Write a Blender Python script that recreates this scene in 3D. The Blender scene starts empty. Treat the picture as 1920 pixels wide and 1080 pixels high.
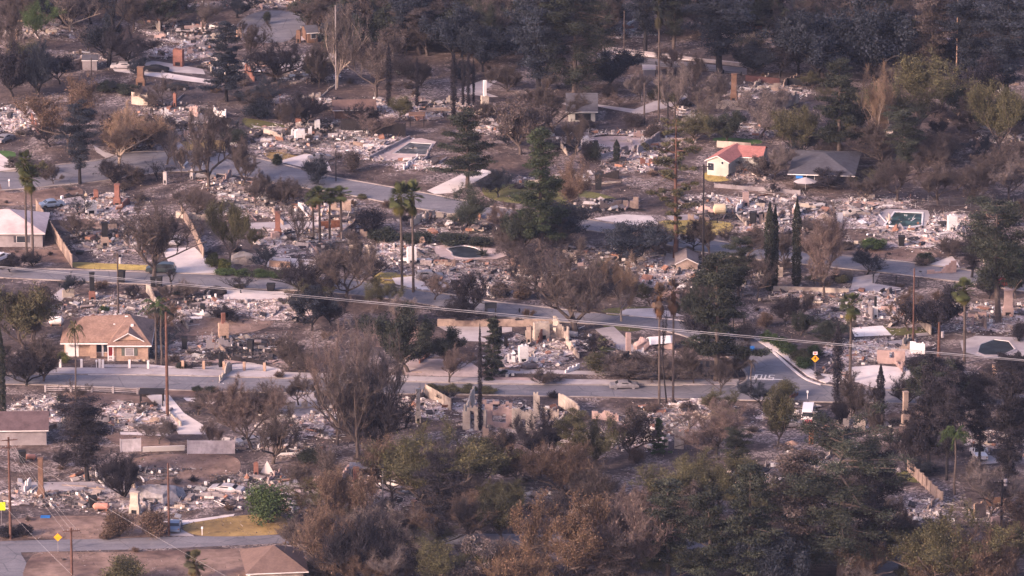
import bpy, math, random
import numpy as np
from mathutils import Vector, Matrix
from mathutils.geometry import tessellate_polygon
SC = bpy.context.scene
COL = SC.collection
R = math.radians
rng = np.random.default_rng(7)
random.seed(7)
# ------------------------------------------------------------------ camera
PITCH = R(16.5); DIST = 1083.0; CAMH = 321.0; FPX = 12880.0   # focal length in pixels of a 1920 wide frame
cam = bpy.data.cameras.new("camera")
cam.sensor_width = 36; cam.lens = 36 * FPX / 1920
cam.clip_start = 1; cam.clip_end = 12000
camo = bpy.data.objects.new("camera", cam); COL.objects.link(camo)
camo.location = (0, -DIST, CAMH); camo.rotation_euler = (math.pi / 2 - PITCH, 0, 0)
SC.camera = camo
# ------------------------------------------------------------------ light
SUN_EL, SUN_AZ = R(23), R(234)       # azimuth measured clockwise from +Y: the sun stands left of and behind the camera
SUN_STRENGTH, SKY_STRENGTH, EXPOSURE = 2.6, 0.15, 1.15
HAZE = .000032
w = bpy.data.worlds.new("World"); SC.world = w; w.use_nodes = True
nt = w.node_tree; nt.nodes.clear()
sky = nt.nodes.new('ShaderNodeTexSky'); sky.sky_type = 'NISHITA'; sky.sun_disc = False
sky.sun_elevation = SUN_EL; sky.sun_rotation = SUN_AZ; sky.dust_density = 4; sky.air_density = 1.0
tint = nt.nodes.new('ShaderNodeMix'); tint.data_type = 'RGBA'; tint.blend_type = 'MULTIPLY'
tint.inputs[0].default_value = 1; tint.inputs[7].default_value = (1.11, 0.94, 1.06, 1)
bg = nt.nodes.new('ShaderNodeBackground'); bg.inputs[1].default_value = SKY_STRENGTH
wo = nt.nodes.new('ShaderNodeOutputWorld')
nt.links.new(sky.outputs[0], tint.inputs[6]); nt.links.new(tint.outputs[2], bg.inputs[0]); nt.links.new(bg.outputs[0], wo.inputs[0])
sun = bpy.data.lights.new("sun", 'SUN'); sun.energy = SUN_STRENGTH; sun.angle = R(8); sun.color = (1, 0.73, 0.57)
suno = bpy.data.objects.new("sun", sun); COL.objects.link(suno)
sd = Vector((math.sin(SUN_AZ) * math.cos(SUN_EL), math.cos(SUN_AZ) * math.cos(SUN_EL), math.sin(SUN_EL)))
suno.rotation_euler = sd.to_track_quat('Z', 'Y').to_euler(); suno.location = sd * 400
SC.view_settings.view_transform = 'Standard'; SC.view_settings.look = 'None'
SC.view_settings.gamma = 1; SC.view_settings.exposure = EXPOSURE
SC.render.engine = 'CYCLES'
cy = SC.cycles
cy.max_bounces = 4; cy.diffuse_bounces = 2; cy.glossy_bounces = 2; cy.volume_bounces = 0; cy.transparent_max_bounces = 4
cy.use_denoising = True; cy.denoiser = 'OPENIMAGEDENOISE'; cy.denoising_prefilter = 'ACCURATE'
# ------------------------------------------------------------------ pixel -> place
cp, sp = math.cos(PITCH), math.sin(PITCH)
def ray(px, py):
    a = (px - 960) / FPX; b = -(py - 540) / FPX
    return np.array([a, cp + b * sp, -sp + b * cp])
def G(px, py, z=0.0):
    d = ray(px, py); t = (z - CAMH) / d[2]
    return np.array([d[0] * t, -DIST + d[1] * t, z])
def mpp(py):                                  # metres per photo pixel at ground row py
    g = G(960, py); return (cp * (g[1] + DIST) + sp * CAMH) / FPX
def HT(pb, pt):                               # height in metres of something standing at row pb and reaching row pt
    g = G(960, pb); d = ray(960, pt); t = (g[1] + DIST) / d[1]
    return CAMH + d[2] * t
# ------------------------------------------------------------------ mesh builder
class MB:
    def __init__(s): s.v = []; s.n = 0; s.f = []; s.c = []; s.m = []
    def add(s, v, f, col=(1, 1, 1), m=0):
        v = np.asarray(v, float).reshape(-1, 3); f = np.asarray(f, int)
        s.v.append(v); s.f.append(f + s.n); s.n += len(v)
        c = np.asarray(col, float)
        if c.ndim == 1: c = np.tile(c[:3], (len(f), 1))
        s.c.append(c[:, :3]); s.m.append(np.full(len(f), m))
        return s
    def build(s, name, mats, parent=None):
        me = bpy.data.meshes.new(name)
        V = np.concatenate(s.v); me.vertices.add(len(V)); me.vertices.foreach_set('co', V.astype(np.float32).ravel())
        loops = np.concatenate([f.ravel() for f in s.f]); tot = np.concatenate([np.full(len(f), f.shape[1]) for f in s.f])
        st = np.concatenate([[0], np.cumsum(tot)[:-1]])
        me.loops.add(len(loops)); me.loops.foreach_set('vertex_index', loops.astype(np.int32))
        me.polygons.add(len(tot)); me.polygons.foreach_set('loop_start', st.astype(np.int32))
        me.polygons.foreach_set('loop_total', tot.astype(np.int32))
        me.polygons.foreach_set('material_index', np.concatenate(s.m).astype(np.int32))
        C = np.concatenate(s.c); C = np.concatenate([C, np.ones((len(C), 1))], 1)
        at = me.attributes.new('col', 'FLOAT_COLOR', 'FACE'); at.data.foreach_set('color', C.astype(np.float32).ravel())
        me.update(calc_edges=True); me.validate(); me.shade_flat()
        if not isinstance(mats, (list, tuple)): mats = [mats]
        for mt in mats: me.materials.append(mt)
        o = bpy.data.objects.new(name, me); COL.objects.link(o)
        if parent is not None: o.parent = parent
        return o
BF = np.array([[0, 3, 2, 1], [4, 5, 6, 7], [0, 1, 5, 4], [1, 2, 6, 5], [2, 3, 7, 6], [3, 0, 4, 7]])
BV = np.array([[-1, -1, -1], [1, -1, -1], [1, 1, -1], [-1, 1, -1], [-1, -1, 1], [1, -1, 1], [1, 1, 1], [-1, 1, 1]]) * .5
def rotz(a):
    c, s = np.cos(a), np.sin(a); z = np.zeros_like(c); o = np.ones_like(c)
    return np.stack([np.stack([c, -s, z], -1), np.stack([s, c, z], -1), np.stack([z, z, o], -1)], -2)
def rotx(a):
    c, s = np.cos(a), np.sin(a); z = np.zeros_like(c); o = np.ones_like(c)
    return np.stack([np.stack([o, z, z], -1), np.stack([z, c, -s], -1), np.stack([z, s, c], -1)], -2)
def boxes(mb, cen, size, rot=None, col=(1, 1, 1), m=0):
    cen = np.asarray(cen, float).reshape(-1, 3); n = len(cen)
    size = np.broadcast_to(np.asarray(size, float), (n, 3))
    v = BV[None] * size[:, None]
    if rot is not None: v = np.einsum('nij,nkj->nki', rot, v)
    v = v + cen[:, None]
    f = BF[None] + (np.arange(n) * 8)[:, None, None]
    c = np.asarray(col, float)
    if c.ndim == 2: c = np.repeat(c, 6, 0)
    mb.add(v.reshape(-1, 3), f.reshape(-1, 4), c, m)
def box(mb, x0, y0, z0, x1, y1, z1, col=(1, 1, 1), m=0):
    boxes(mb, [[(x0 + x1) / 2, (y0 + y1) / 2, (z0 + z1) / 2]], [abs(x1 - x0), abs(y1 - y0), abs(z1 - z0)], None, col, m)
def tube(mb, P, rad, n=6, col=(1, 1, 1), m=0, cap=True):
    P = np.asarray(P, float); rad = np.broadcast_to(np.asarray(rad, float), (len(P),))
    T = np.gradient(P, axis=0); T /= np.linalg.norm(T, axis=1)[:, None] + 1e-9
    ref = np.array([0, 0, 1.]) if abs(T[0][2]) < .9 else np.array([1., 0, 0])
    A = np.cross(T, ref); A /= np.linalg.norm(A, axis=1)[:, None] + 1e-9; B = np.cross(T, A)
    th = np.arange(n) * 2 * np.pi / n
    v = P[:, None] + rad[:, None, None] * (np.cos(th)[None, :, None] * A[:, None] + np.sin(th)[None, :, None] * B[:, None])
    k = len(P); i = np.arange(k - 1)[:, None] * n; j = np.arange(n)[None]; j2 = (j + 1) % n
    f = np.stack([i + j, i + j2, i + n + j2, i + n + j], -1).reshape(-1, 4)
    mb.add(v.reshape(-1, 3), f, col, m)
    if cap:
        c0 = v[-1]; cc = c0.mean(0)
        mb.add(np.concatenate([c0, [cc]]), np.stack([np.arange(n), (np.arange(n) + 1) % n, np.full(n, n)], -1), col, m)
def twigs(mb, a, b, r, col=(1, 1, 1), m=0):      # slim three-sided spikes from a to b
    a = np.asarray(a); b = np.asarray(b); n = len(a)
    T = b - a; T /= np.linalg.norm(T, axis=1)[:, None] + 1e-9
    q = rng.normal(size=(n, 3)); A = np.cross(T, q); A /= np.linalg.norm(A, axis=1)[:, None] + 1e-9; B = np.cross(T, A)
    r = np.broadcast_to(np.asarray(r, float), (n,))[:, None]
    v = np.stack([a + A * r, a - .5 * A * r + .866 * B * r, a - .5 * A * r - .866 * B * r, b], 1)
    f = np.array([[0, 1, 3], [1, 2, 3], [2, 0, 3]])[None] + (np.arange(n) * 4)[:, None, None]
    c = np.asarray(col, float)
    if c.ndim == 2: c = np.repeat(c, 3, 0)
    mb.add(v.reshape(-1, 3), f.reshape(-1, 3), c, m)
def unit(n):
    q = rng.normal(size=(n, 3)); return q / np.linalg.norm(q, axis=1)[:, None]
def leaves(mb, c, s, col=(1, 1, 1), flat=0.0, m=0, asp=.6):   # small leaf-sized quads with random facing
    n = len(c); s = np.broadcast_to(np.asarray(s, float), (n,))[:, None]
    nrm = unit(n); nrm[:, 2] += flat * np.sign(nrm[:, 2] + 1e-9); nrm /= np.linalg.norm(nrm, axis=1)[:, None]
    A = np.cross(nrm, unit(n)); A /= np.linalg.norm(A, axis=1)[:, None] + 1e-9; B = np.cross(nrm, A)
    A = A * s; B = B * s * asp
    v = np.stack([c - A * .5, c - B * .5 + A * .05, c + A * .55, c + B * .5 + A * .05], 1)
    f = np.array([[0, 1, 2, 3]])[None] + (np.arange(n) * 4)[:, None, None]
    mb.add(v.reshape(-1, 3), f.reshape(-1, 4), col, m)
def poly(mb, pts, z=0, col=(1, 1, 1), m=0):       # flat polygon from xy points
    P = [Vector((p[0], p[1], 0)) for p in pts]
    tr = tessellate_polygon([P])
    v = np.array([[p[0], p[1], z] for p in pts]); f = []
    for t in tr:
        a, b, c = v[t[0]], v[t[1]], v[t[2]]
        cr = (b[0] - a[0]) * (c[1] - a[1]) - (b[1] - a[1]) * (c[0] - a[0])
        f.append(t if cr > 0 else (t[0], t[2], t[1]))
    mb.add(v, f, col, m)
def prism(mb, pts, z0, z1, col=(1, 1, 1), m=0):
    poly(mb, pts, z1, col, m); n = len(pts)
    v = [[p[0], p[1], z0] for p in pts] + [[p[0], p[1], z1] for p in pts]
    mb.add(v, [[i, (i + 1) % n, (i + 1) % n + n, i + n] for i in range(n)], col, m)
def smooth(pts, closed=True, k=5):
    P = np.asarray(pts, float); n = len(P); out = []
    for i in range(n if closed else n - 1):
        p0, p1, p2, p3 = (P[(i - 1) % n], P[i], P[(i + 1) % n], P[(i + 2) % n]) if closed else (P[max(i - 1, 0)], P[i], P[i + 1], P[min(i + 2, n - 1)])
        for t in np.arange(k) / k:
            out.append(.5 * ((2 * p1) + (p2 - p0) * t + (2 * p0 - 5 * p1 + 4 * p2 - p3) * t * t + (3 * p1 - p0 - 3 * p2 + p3) * t ** 3))
    if not closed: out.append(P[-1])
    return np.array(out)
def inpoly(x, y, P):
    P = np.asarray(P); inside = np.zeros(np.shape(x), bool); n = len(P); j = n - 1
    for i in range(n):
        xi, yi = P[i][:2]; xj, yj = P[j][:2]
        with np.errstate(divide='ignore', invalid='ignore'):
            c = ((yi > y) != (yj > y)) & (x < (xj - xi) * (y - yi) / (yj - yi + 1e-12) + xi)
        inside ^= c; j = i
    return inside
# ------------------------------------------------------------------ materials
MATS = {}
def base_mat(name, rough=.9, spec=.2):
    m = bpy.data.materials.new(name); m.use_nodes = True; n = m.node_tree.nodes; b = n['Principled BSDF']
    b.inputs['Roughness'].default_value = rough; b.inputs['Specular IOR Level'].default_value = spec
    return m, m.node_tree, b
def noise(t, scale, detail=5, rough=.6, vec=None, dist=0):
    n = t.nodes.new('ShaderNodeTexNoise'); n.inputs['Scale'].default_value = scale; n.inputs['Detail'].default_value = detail
    n.inputs['Roughness'].default_value = rough; n.inputs['Distortion'].default_value = dist
    if vec: t.links.new(vec, n.inputs['Vector'])
    return n.outputs[0]
def ramp(t, fac, stops):
    r = t.nodes.new('ShaderNodeValToRGB'); e = r.color_ramp.elements
    while len(e) < len(stops): e.new(.5)
    for i, (p, c) in enumerate(stops):
        e[i].position = p; e[i].color = (*c, 1) if len(c) == 3 else c
    t.links.new(fac, r.inputs[0]); return r.outputs[0]
def mixc(t, fac, a, b, mode='MIX'):
    m = t.nodes.new('ShaderNodeMix'); m.data_type = 'RGBA'; m.blend_type = mode
    for i, v in ((0, fac), (6, a), (7, b)):
        if hasattr(v, 'default_value') or isinstance(v, bpy.types.NodeSocket): t.links.new(v, m.inputs[i])
        elif i == 0: m.inputs[0].default_value = v
        else: m.inputs[i].default_value = (*v, 1)
    return m.outputs[2]
def pmat(name, c, var=.25, scale=1.2, rough=.9, dirt=.35, spec=.2, bump=0):
    if name in MATS: return MATS[name]
    m, t, b = base_mat(name, rough, spec); c = np.array(c, float)
    co = t.nodes.new('ShaderNodeTexCoord').outputs['Object']
    n1 = noise(t, scale, 6, .65, co); n2 = noise(t, scale * .22, 4, .6, co)
    a = ramp(t, n1, [(.3, tuple(np.clip(c * (1 - var), 0, 1))), (.7, tuple(np.clip(c * (1 + var), 0, 1)))])
    d = ramp(t, n2, [(.42, (1, 1, 1)), (.68, (1 - dirt, 1 - dirt * 1.05, 1 - dirt))])
    t.links.new(mixc(t, 1.0, a, d, 'MULTIPLY'), b.inputs['Base Color'])
    if bump:
        bp = t.nodes.new('ShaderNodeBump'); bp.inputs['Distance'].default_value = bump; t.links.new(n1, bp.inputs['Height']); t.links.new(bp.outputs[0], b.inputs['Normal'])
    MATS[name] = m; return m
def ground_mat():
    m, t, b = base_mat('ground_soil', .95, .1)
    co = t.nodes.new('ShaderNodeTexCoord').outputs['Object']
    big = noise(t, .028, 5, .6, co); mid = noise(t, .16, 6, .65, co, .6); fin = noise(t, 1.3, 6, .7, co)
    c1 = ramp(t, mid, [(.30, (.032, .026, .028)), (.45, (.09, .066, .060)), (.60, (.155, .112, .096)), (.78, (.26, .20, .18))])
    c2 = ramp(t, mid, [(.32, (.040, .033, .038)), (.55, (.10, .083, .088)), (.75, (.22, .19, .195))])
    c = mixc(t, ramp(t, big, [(.42, (0, 0, 0)), (.58, (1, 1, 1))]), c1, c2)
    ash = noise(t, .075, 6, .7, co, 1.2); sp_ = noise(t, 1.9, 6, .75, co, .5)
    am = ramp(t, ash, [(.50, (0, 0, 0)), (.58, (1, 1, 1))]); sm_ = ramp(t, sp_, [(.46, (0, 0, 0)), (.58, (1, 1, 1))])
    c = mixc(t, mixc(t, 1, am, sm_, 'MULTIPLY'), c, (.42, .355, .345))
    f = ramp(t, fin, [(.28, (.38, .37, .37)), (.5, (.82, .80, .79)), (.72, (1.4, 1.34, 1.32))])
    t.links.new(mixc(t, 1.0, c, f, 'MULTIPLY'), b.inputs['Base Color'])
    bp = t.nodes.new('ShaderNodeBump'); bp.inputs['Distance'].default_value = .25; bp.inputs['Strength'].default_value = .8
    t.links.new(fin, bp.inputs['Height']); t.links.new(bp.outputs[0], b.inputs['Normal']); return m
def asphalt_mat():
    m, t, b = base_mat('asphalt', .85, .2)
    co = t.nodes.new('ShaderNodeTexCoord').outputs['Object']
    n1 = noise(t, .18, 5, .6, co, .4); n2 = noise(t, 2.5, 5, .7, co)
    mp = t.nodes.new('ShaderNodeMapping'); t.links.new(co, mp.inputs[0]); mp.inputs['Scale'].default_value = (.04, .9, 1)
    n3 = noise(t, .7, 4, .6, mp.outputs[0])
    a = ramp(t, n1, [(.3, (.125, .12, .14)), (.7, (.19, .182, .20))])
    f = ramp(t, n2, [(.3, (.85, .85, .85)), (.7, (1.15, 1.15, 1.15))])
    g = ramp(t, n3, [(.35, (.82, .82, .84)), (.65, (1.12, 1.1, 1.08))])
    vo = t.nodes.new('ShaderNodeTexVoronoi'); vo.feature = 'DISTANCE_TO_EDGE'; vo.inputs['Scale'].default_value = .16; t.links.new(co, vo.inputs['Vector'])
    ck = ramp(t, vo.outputs['Distance'], [(.0, (.62, .62, .62)), (.018, (1, 1, 1))]); du = ramp(t, noise(t, .35, 6, .7, co, 1), [(.56, (1, 1, 1)), (.70, (1.35, 1.27, 1.2))])
    t.links.new(mixc(t, 1, mixc(t, 1, mixc(t, 1, mixc(t, 1, a, f, 'MULTIPLY'), g, 'MULTIPLY'), ck, 'MULTIPLY'), du, 'MULTIPLY'), b.inputs['Base Color']); return m
def attr_mat(name, noise_scale=4, rough=.9, amp=.35):   # colour comes from each piece's own colour
    m, t, b = base_mat(name, rough, .25)
    at = t.nodes.new('ShaderNodeAttribute'); at.attribute_name = 'col'
    co = t.nodes.new('ShaderNodeTexCoord').outputs['Object']
    n = ramp(t, noise(t, noise_scale, 5, .65, co), [(.3, (1 - amp,) * 3), (.7, (1 + amp,) * 3)])
    t.links.new(mixc(t, 1, at.outputs['Color'], n, 'MULTIPLY'), b.inputs['Base Color']); return m
def leaf_mat(name, trans=0):
    m, t, b = base_mat(name, .8, .15)
    at = t.nodes.new('ShaderNodeAttribute'); at.attribute_name = 'col'
    oi = t.nodes.new('ShaderNodeObjectInfo')
    t.links.new(mixc(t, 1, at.outputs['Color'], oi.outputs['Color'], 'MULTIPLY'), b.inputs['Base Color']); return m
def rubble_ground_mat():
    m, t, b = base_mat('ash_ground', .95, .1)
    co = t.nodes.new('ShaderNodeTexCoord').outputs['Object']
    at = t.nodes.new('ShaderNodeAttribute'); at.attribute_name = 'col'
    n1 = noise(t, .55, 7, .72, co, .8); n2 = noise(t, 3.2, 5, .7, co)
    a = ramp(t, n1, [(.30, (.04, .034, .036)), (.42, (.16, .13, .13)), (.52, (.40, .335, .33)), (.66, (.66, .58, .58)), (.8, (.78, .71, .72))])
    f = ramp(t, n2, [(.3, (.55, .55, .55)), (.65, (1.15, 1.15, 1.15))])
    c = mixc(t, 1, mixc(t, 1, a, f, 'MULTIPLY'), at.outputs['Color'], 'MULTIPLY')
    t.links.new(c, b.inputs['Base Color']); return m
def glass_mat():
    m, t, b = base_mat('window_glass', .15, .5); b.inputs['Base Color'].default_value = (.03, .035, .045, 1); return m
M_GROUND = ground_mat(); M_ASPH = asphalt_mat(); M_RUB = attr_mat('debris', 3.0); M_ASH = rubble_ground_mat()
M_LEAF = leaf_mat('foliage'); M_TWIG = leaf_mat('twigs'); M_GLASS = glass_mat()
M_BARK = pmat('bark', (.085, .066, .06), .4, 3); M_BARK_PALE = pmat('pale_bark', (.30, .24, .20), .3, 2)
M_CHAR = pmat('charred_wood', (.022, .019, .021), .4, 2); M_BARK_RED = pmat('rust_bark', (.115, .062, .05), .35, 2)
M_CONC = pmat('concrete', (.60, .535, .52), .12, .5, dirt=.3); M_CONC2 = pmat('old_concrete', (.38, .34, .345), .15, .5, dirt=.35)
M_KERB = pmat('kerb_concrete', (.33, .285, .265), .3, .8, dirt=.5)
M_WHITE = pmat('white_paint', (.72, .68, .67), .06, 1, dirt=.25); M_SMOKED = pmat('smoked_white', (.74, .70, .68), .15, 1.3, dirt=.5); M_ZINC = pmat('zinc_sheet', (.47, .43, .46), .3, .9, dirt=.5); M_METAL = pmat('burnt_metal', (.20, .185, .195), .4, 2, .55, spec=.5)
M_BLACK = pmat('soot_black', (.018, .018, .021), .3, 2); M_STRAW = pmat('dry_grass', (.30, .205, .085), .3, .6, dirt=.45)
M_LAWN = pmat('green_grass', (.13, .125, .045), .4, .5, dirt=.5); M_BRICK = pmat('red_brick', (.21, .10, .08), .25, 2.5, dirt=.4)
M_BRICKTAN = pmat('tan_brick', (.40, .275, .21), .2, 2.5); M_STUCCO = pmat('cream_stucco', (.48, .41, .345), .2, 1.3, dirt=.6)
M_TAN = pmat('tan_block', (.32, .245, .205), .25, 1.5, dirt=.55); M_PINK = pmat('pink_stucco', (.38, .275, .255), .2, 1, dirt=.5)
M_BROWN = pmat('brown_wood', (.16, .095, .07), .3, 2); M_ROOFTAN = pmat('tan_shingle', (.25, .16, .125), .25, 3, dirt=.3)
M_GREYWALL = pmat('grey_wall', (.28, .25, .26), .2, 1); M_RUST = pmat('rust', (.26, .11, .065), .4, 2)
# ------------------------------------------------------------------ tagging
def tag(o, label=None, cat=None, group=None, kind=None):
    if label: o['label'] = label
    if cat: o['category'] = cat
    if group: o['group'] = group
    if kind: o['kind'] = kind
    return o
def empty(name, loc, rz=0.0, label=None, cat=None, group=None):
    o = bpy.data.objects.new(name, None); COL.objects.link(o); o.location = [float(v) for v in loc]; o.rotation_euler = (0, 0, rz)
    o.empty_display_size = .3
    return tag(o, label, cat, group)
# ------------------------------------------------------------------ tree builders (each ~10 m tall, scaled where it stands)
def grow(H=10., W=9., fork=.22, nlimb=5, depth=3, up=.35, gnarl=.28, thin=.62, r0=.28, lean=0, nch=4):
    """limb skeleton: returns tubes [(path, radii)] and tips array (positions, directions)"""
    tubes, tips = [], []
    def run(p, d, L, r, lvl):
        k = 6 if lvl == 0 else 5
        P = [p.copy()]; q = p.copy(); dd = d.copy()
        for i in range(k):
            dd = dd + rng.normal(size=3) * gnarl * (.35 if lvl == 0 else 1) + np.array([0, 0, up * .18 * (lvl > 0)])
            dd /= np.linalg.norm(dd); q = q + dd * L / k; P.append(q.copy())
        P = np.array(P); rad = np.linspace(r, r * thin * (.75 if lvl else 1), k + 1); tubes.append((P, rad, lvl))
        if lvl >= depth - 1:
            for i in range(1, k + 1): tips.append(np.concatenate([P[i], dd]))
        if lvl >= depth: return
        n = nlimb if lvl == 0 else nch
        a0 = rng.uniform(0, 6.28)
        for j in range(n):
            t = 1.0 if lvl == 0 and j < 2 else rng.uniform(.75 if lvl == 0 else .25, 1)
            i = min(int(t * k), k); bp = P[i]
            az = a0 + j * 2.4 + rng.normal() * .3; el = rng.uniform(.25, 1.0) + up * .5
            nd = np.array([math.cos(az) * math.cos(el), math.sin(az) * math.cos(el), math.sin(el)])
            nd = nd * (1.0) + d * (.25 if lvl == 0 else .8); nd /= np.linalg.norm(nd)
            LL = (H - bp[2]) * rng.uniform(.55, .8) if lvl == 0 else L * rng.uniform(.45, .75)
            run(bp, nd, LL, max(rad[i] * .7, .02), lvl + 1)
    d0 = np.array([lean, rng.normal() * .05, 1.]); d0 /= np.linalg.norm(d0)
    run(np.array([0, 0, -.15]), d0, H * fork, r0, 0)
    allp = np.concatenate([t[0] for t in tubes]); zmax = allp[:, 2].max()
    xy = np.percentile(np.abs(allp[:, :2]), 97)
    s = np.array([W / 2 / xy * .92, W / 2 / xy * .92, H * .95 / zmax])
    def sc(P):
        Q = P * s; th_ = np.clip(Q[:, 2] / H, 0, 1.05)[:, None]; Q[:, :2] *= 1.12 - .62 * np.maximum(0, (th_ - .55) / .45) ** 1.6; tt = np.clip(P[:, 2] / (H * fork + 1e-6), 0, 1)[:, None]; Q[:, :2] = P[:, :2] * (1 - tt) + Q[:, :2] * tt; return Q
    tubes = [(sc(P), r, l) for P, r, l in tubes]; tips = np.array(tips); tips[:, :3] = sc(tips[:, :3])
    return tubes, tips
def trunk_mb(tubes, maxl=2):
    mb = MB()
    for P, r, l in tubes:
        if l <= maxl: tube(mb, P, r, 7 if l == 0 else 5 if l == 1 else 4, cap=False)
    return mb
def shade(n, base=1., amp=.35, k=None):
    a = base * (1 + amp * rng.uniform(-1, 1, n))
    if k is not None: a = a * k
    return np.stack([a * (1 + .06 * rng.normal(size=n)), a, a * (1 + .05 * rng.normal(size=n))], 1)
def p_bare(H=10, W=9, leafn=0, twn=7500, tl=1.0, **kw):
    tubes, tips = grow(H, W, **kw)
    mb = trunk_mb(tubes, 2); cr = MB()
    for P, r, l in tubes:
        if l > 2: tube(cr, P, np.maximum(r * .9, .022), 3, (.8, .8, .8), cap=False)
    i = rng.integers(0, len(tips), twn); a = tips[i, :3] + rng.normal(size=(twn, 3)) * .06
    d = tips[i, 3:] * .6 + unit(twn) * .9 + np.array([0, 0, .35]); d /= np.linalg.norm(d, axis=1)[:, None]
    L = rng.uniform(.35, 1.15, twn) * tl; b = a + d * L[:, None]
    twigs(cr, a, b, rng.uniform(.016, .030, twn), shade(twn, 1, .35))
    m = int(twn * .8); j = rng.integers(0, twn, m); a2 = a[j] + (b[j] - a[j]) * rng.uniform(.3, .9, m)[:, None]
    d2 = d[j] * .6 + unit(m) * .8; twigs(cr, a2, a2 + d2 * rng.uniform(.2, .55, m)[:, None] * tl, .013, shade(m, 1.1, .35))
    if leafn:
        j = rng.integers(0, twn, leafn); c = b[j] + rng.normal(size=(leafn, 3)) * .16
        leaves(cr, c, rng.uniform(.10, .24, leafn), shade(leafn, 1.2, .45))
    return mb, cr
def p_oak(H=9, W=10, n=21000, gap=.16, cl=1.0, **kw):
    kw.setdefault('nlimb', 6); tubes, tips = grow(H * .93, W * .9, fork=kw.pop('fork', .2), **kw)
    mb = trunk_mb(tubes, 2); cr = MB()
    k = rng.random(len(tips)) > gap; T = tips[k][:, :3]
    cw = rng.uniform(.45, 1.15, len(T)); br = rng.uniform(.6, 1.4, len(T))
    i = rng.choice(len(T), n, p=cw ** 2 / (cw ** 2).sum())
    off = unit(n) * (rng.random(n) ** .45)[:, None] * cw[i][:, None] * cl; off[:, 2] *= .6
    c = T[i] + off; c[:, 2] = np.maximum(c[:, 2], .4)
    leaves(cr, c, rng.uniform(.14, .34, n), shade(n, 1, .35, br[i]), .25)
    m = 1200; i = rng.integers(0, len(tips), m); a = tips[i, :3]; twigs(cr, a, a + unit(m) * rng.uniform(.4, 1.1, m)[:, None], .02, (.9, .8, .8))
    return mb, cr
def p_pine(H=18, W=8, low=.2, n=24000, dens=1., flat=.4, prof=None, r0=.34, nb=54, clump=1.15, droop=0., tall=1):
    """straight trunk, separate boughs carrying needle tufts"""
    mb, cr = MB(), MB()
    z = np.linspace(-.2, H * .98, 9); P = np.stack([np.cumsum(rng.normal(size=9) * .09), np.cumsum(rng.normal(size=9) * .05), z], 1); P[0, :2] = 0
    tube(mb, P, np.linspace(r0, .05, 9), 8, cap=False)
    prof = prof or (lambda t: .35 + .65 * math.sin(math.pi * min(1, (1 - t) * 1.1 + .05)))
    C, B, K = [], [], []
    for j in range(nb):
        t = (j + rng.uniform(-.4, .4)) / nb; t = min(max(t, 0), 1); zz = H * (low + (1 - low) * t * .97)
        L = W / 2 * prof(t) * rng.uniform(.55, 1.1); az = j * 2.4 + rng.normal() * .5
        x0 = np.interp(zz, z, P[:, 0]); y0 = np.interp(zz, z, P[:, 1])
        el = rng.uniform(-.1, .35) - droop * (1 - t)
        k = 5; s = np.linspace(0, 1, k)[:, None]; d = np.array([math.cos(az), math.sin(az), el])
        Q = np.array([x0, y0, zz]) + s * d * L + np.array([0, 0, 1.]) * (s ** 2) * rng.uniform(-.1, .22) * L + rng.normal(size=(k, 3)) * .06 * s
        tube(mb, Q, np.linspace(max(.035, .1 * L / 4), .02, k), 4, cap=False)
        br = rng.uniform(.6, 1.45)
        nc = max(2, int(L * 1.9 * dens))
        for q in range(nc):
            u = rng.uniform(.3, 1.02); c = Q[0] + (Q[-1] - Q[0]) * u + rng.normal(size=3) * np.array([.35, .35, .12]) * (.4 + L * .14)
            C.append(c); B.append(br * rng.uniform(.8, 1.2)); K.append(clump * rng.uniform(.6, 1.2))
    C, B, K = np.array(C), np.array(B), np.array(K)
    i = rng.choice(len(C), n, p=K ** 2 / (K ** 2).sum()); off = unit(n) * (rng.random(n) ** .5)[:, None] * K[i][:, None]; off[:, 2] *= flat
    leaves(cr, C[i] + off, rng.uniform(.16, .38, n), shade(n, 1, .3, B[i]), .3, asp=.4)
    m = 1600; i = rng.integers(0, len(C), m); twigs(cr, C[i], C[i] + unit(m) * rng.uniform(.3, .9, m)[:, None], .02, (.8, .75, .7))
    return mb, cr
def p_cyp(H=12, W=1.5, n=6500, dead=False):
    mb, cr = MB(), MB(); tube(mb, [[0, 0, -.2], [0, 0, H * .5], [.05, 0, H * .93]], [.16, .1, .03], 6)
    z = rng.random(n) ** .9 * H; t = z / H
    rad = W / 2 * np.minimum(1, np.minimum(t * 8 + .45, (1 - t) * 4.0 + .05)) * (1 + .22 * np.sin(z * 2.3 + rng.uniform(0, 6)) * np.sin(z * 5.1))
    a = rng.uniform(0, 6.28, n); rr = rad * rng.uniform(.6, 1.08, n)
    if dead: rr *= rng.uniform(.35, 1.1, n)
    c = np.stack([rr * np.cos(a), rr * np.sin(a), z], 1)
    if dead:
        keep = np.sin(z * 1.7) + np.cos(a * 2 + z) > -1.3; c = c[keep]; 
    leaves(cr, c, rng.uniform(.12, .28, len(c)), shade(len(c), 1, .4), 0)
    m = 1500; j = rng.integers(0, len(c), m); twigs(cr, c[j] * [.6, .6, 1], c[j] * [1.1, 1.1, 1] + [0, 0, .35], .025, (.9, .9, .9))
    return mb, cr
def p_spruce(H=9, W=4.5):
    return p_pine(H, W, low=.04, n=13000, flat=.35, prof=lambda t: 1.02 - t * .95, nb=60, clump=.5, droop=.15, r0=.16)
def p_cedar(H=12, W=11, **kw):
    return p_pine(H, W, low=.16, n=24000, flat=.2, prof=lambda t: (1 - t * .72) * (.8 + .2 * math.sin(t * 23)), nb=40, clump=1.1, dens=1.2, r0=.36, droop=.02)
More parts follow.
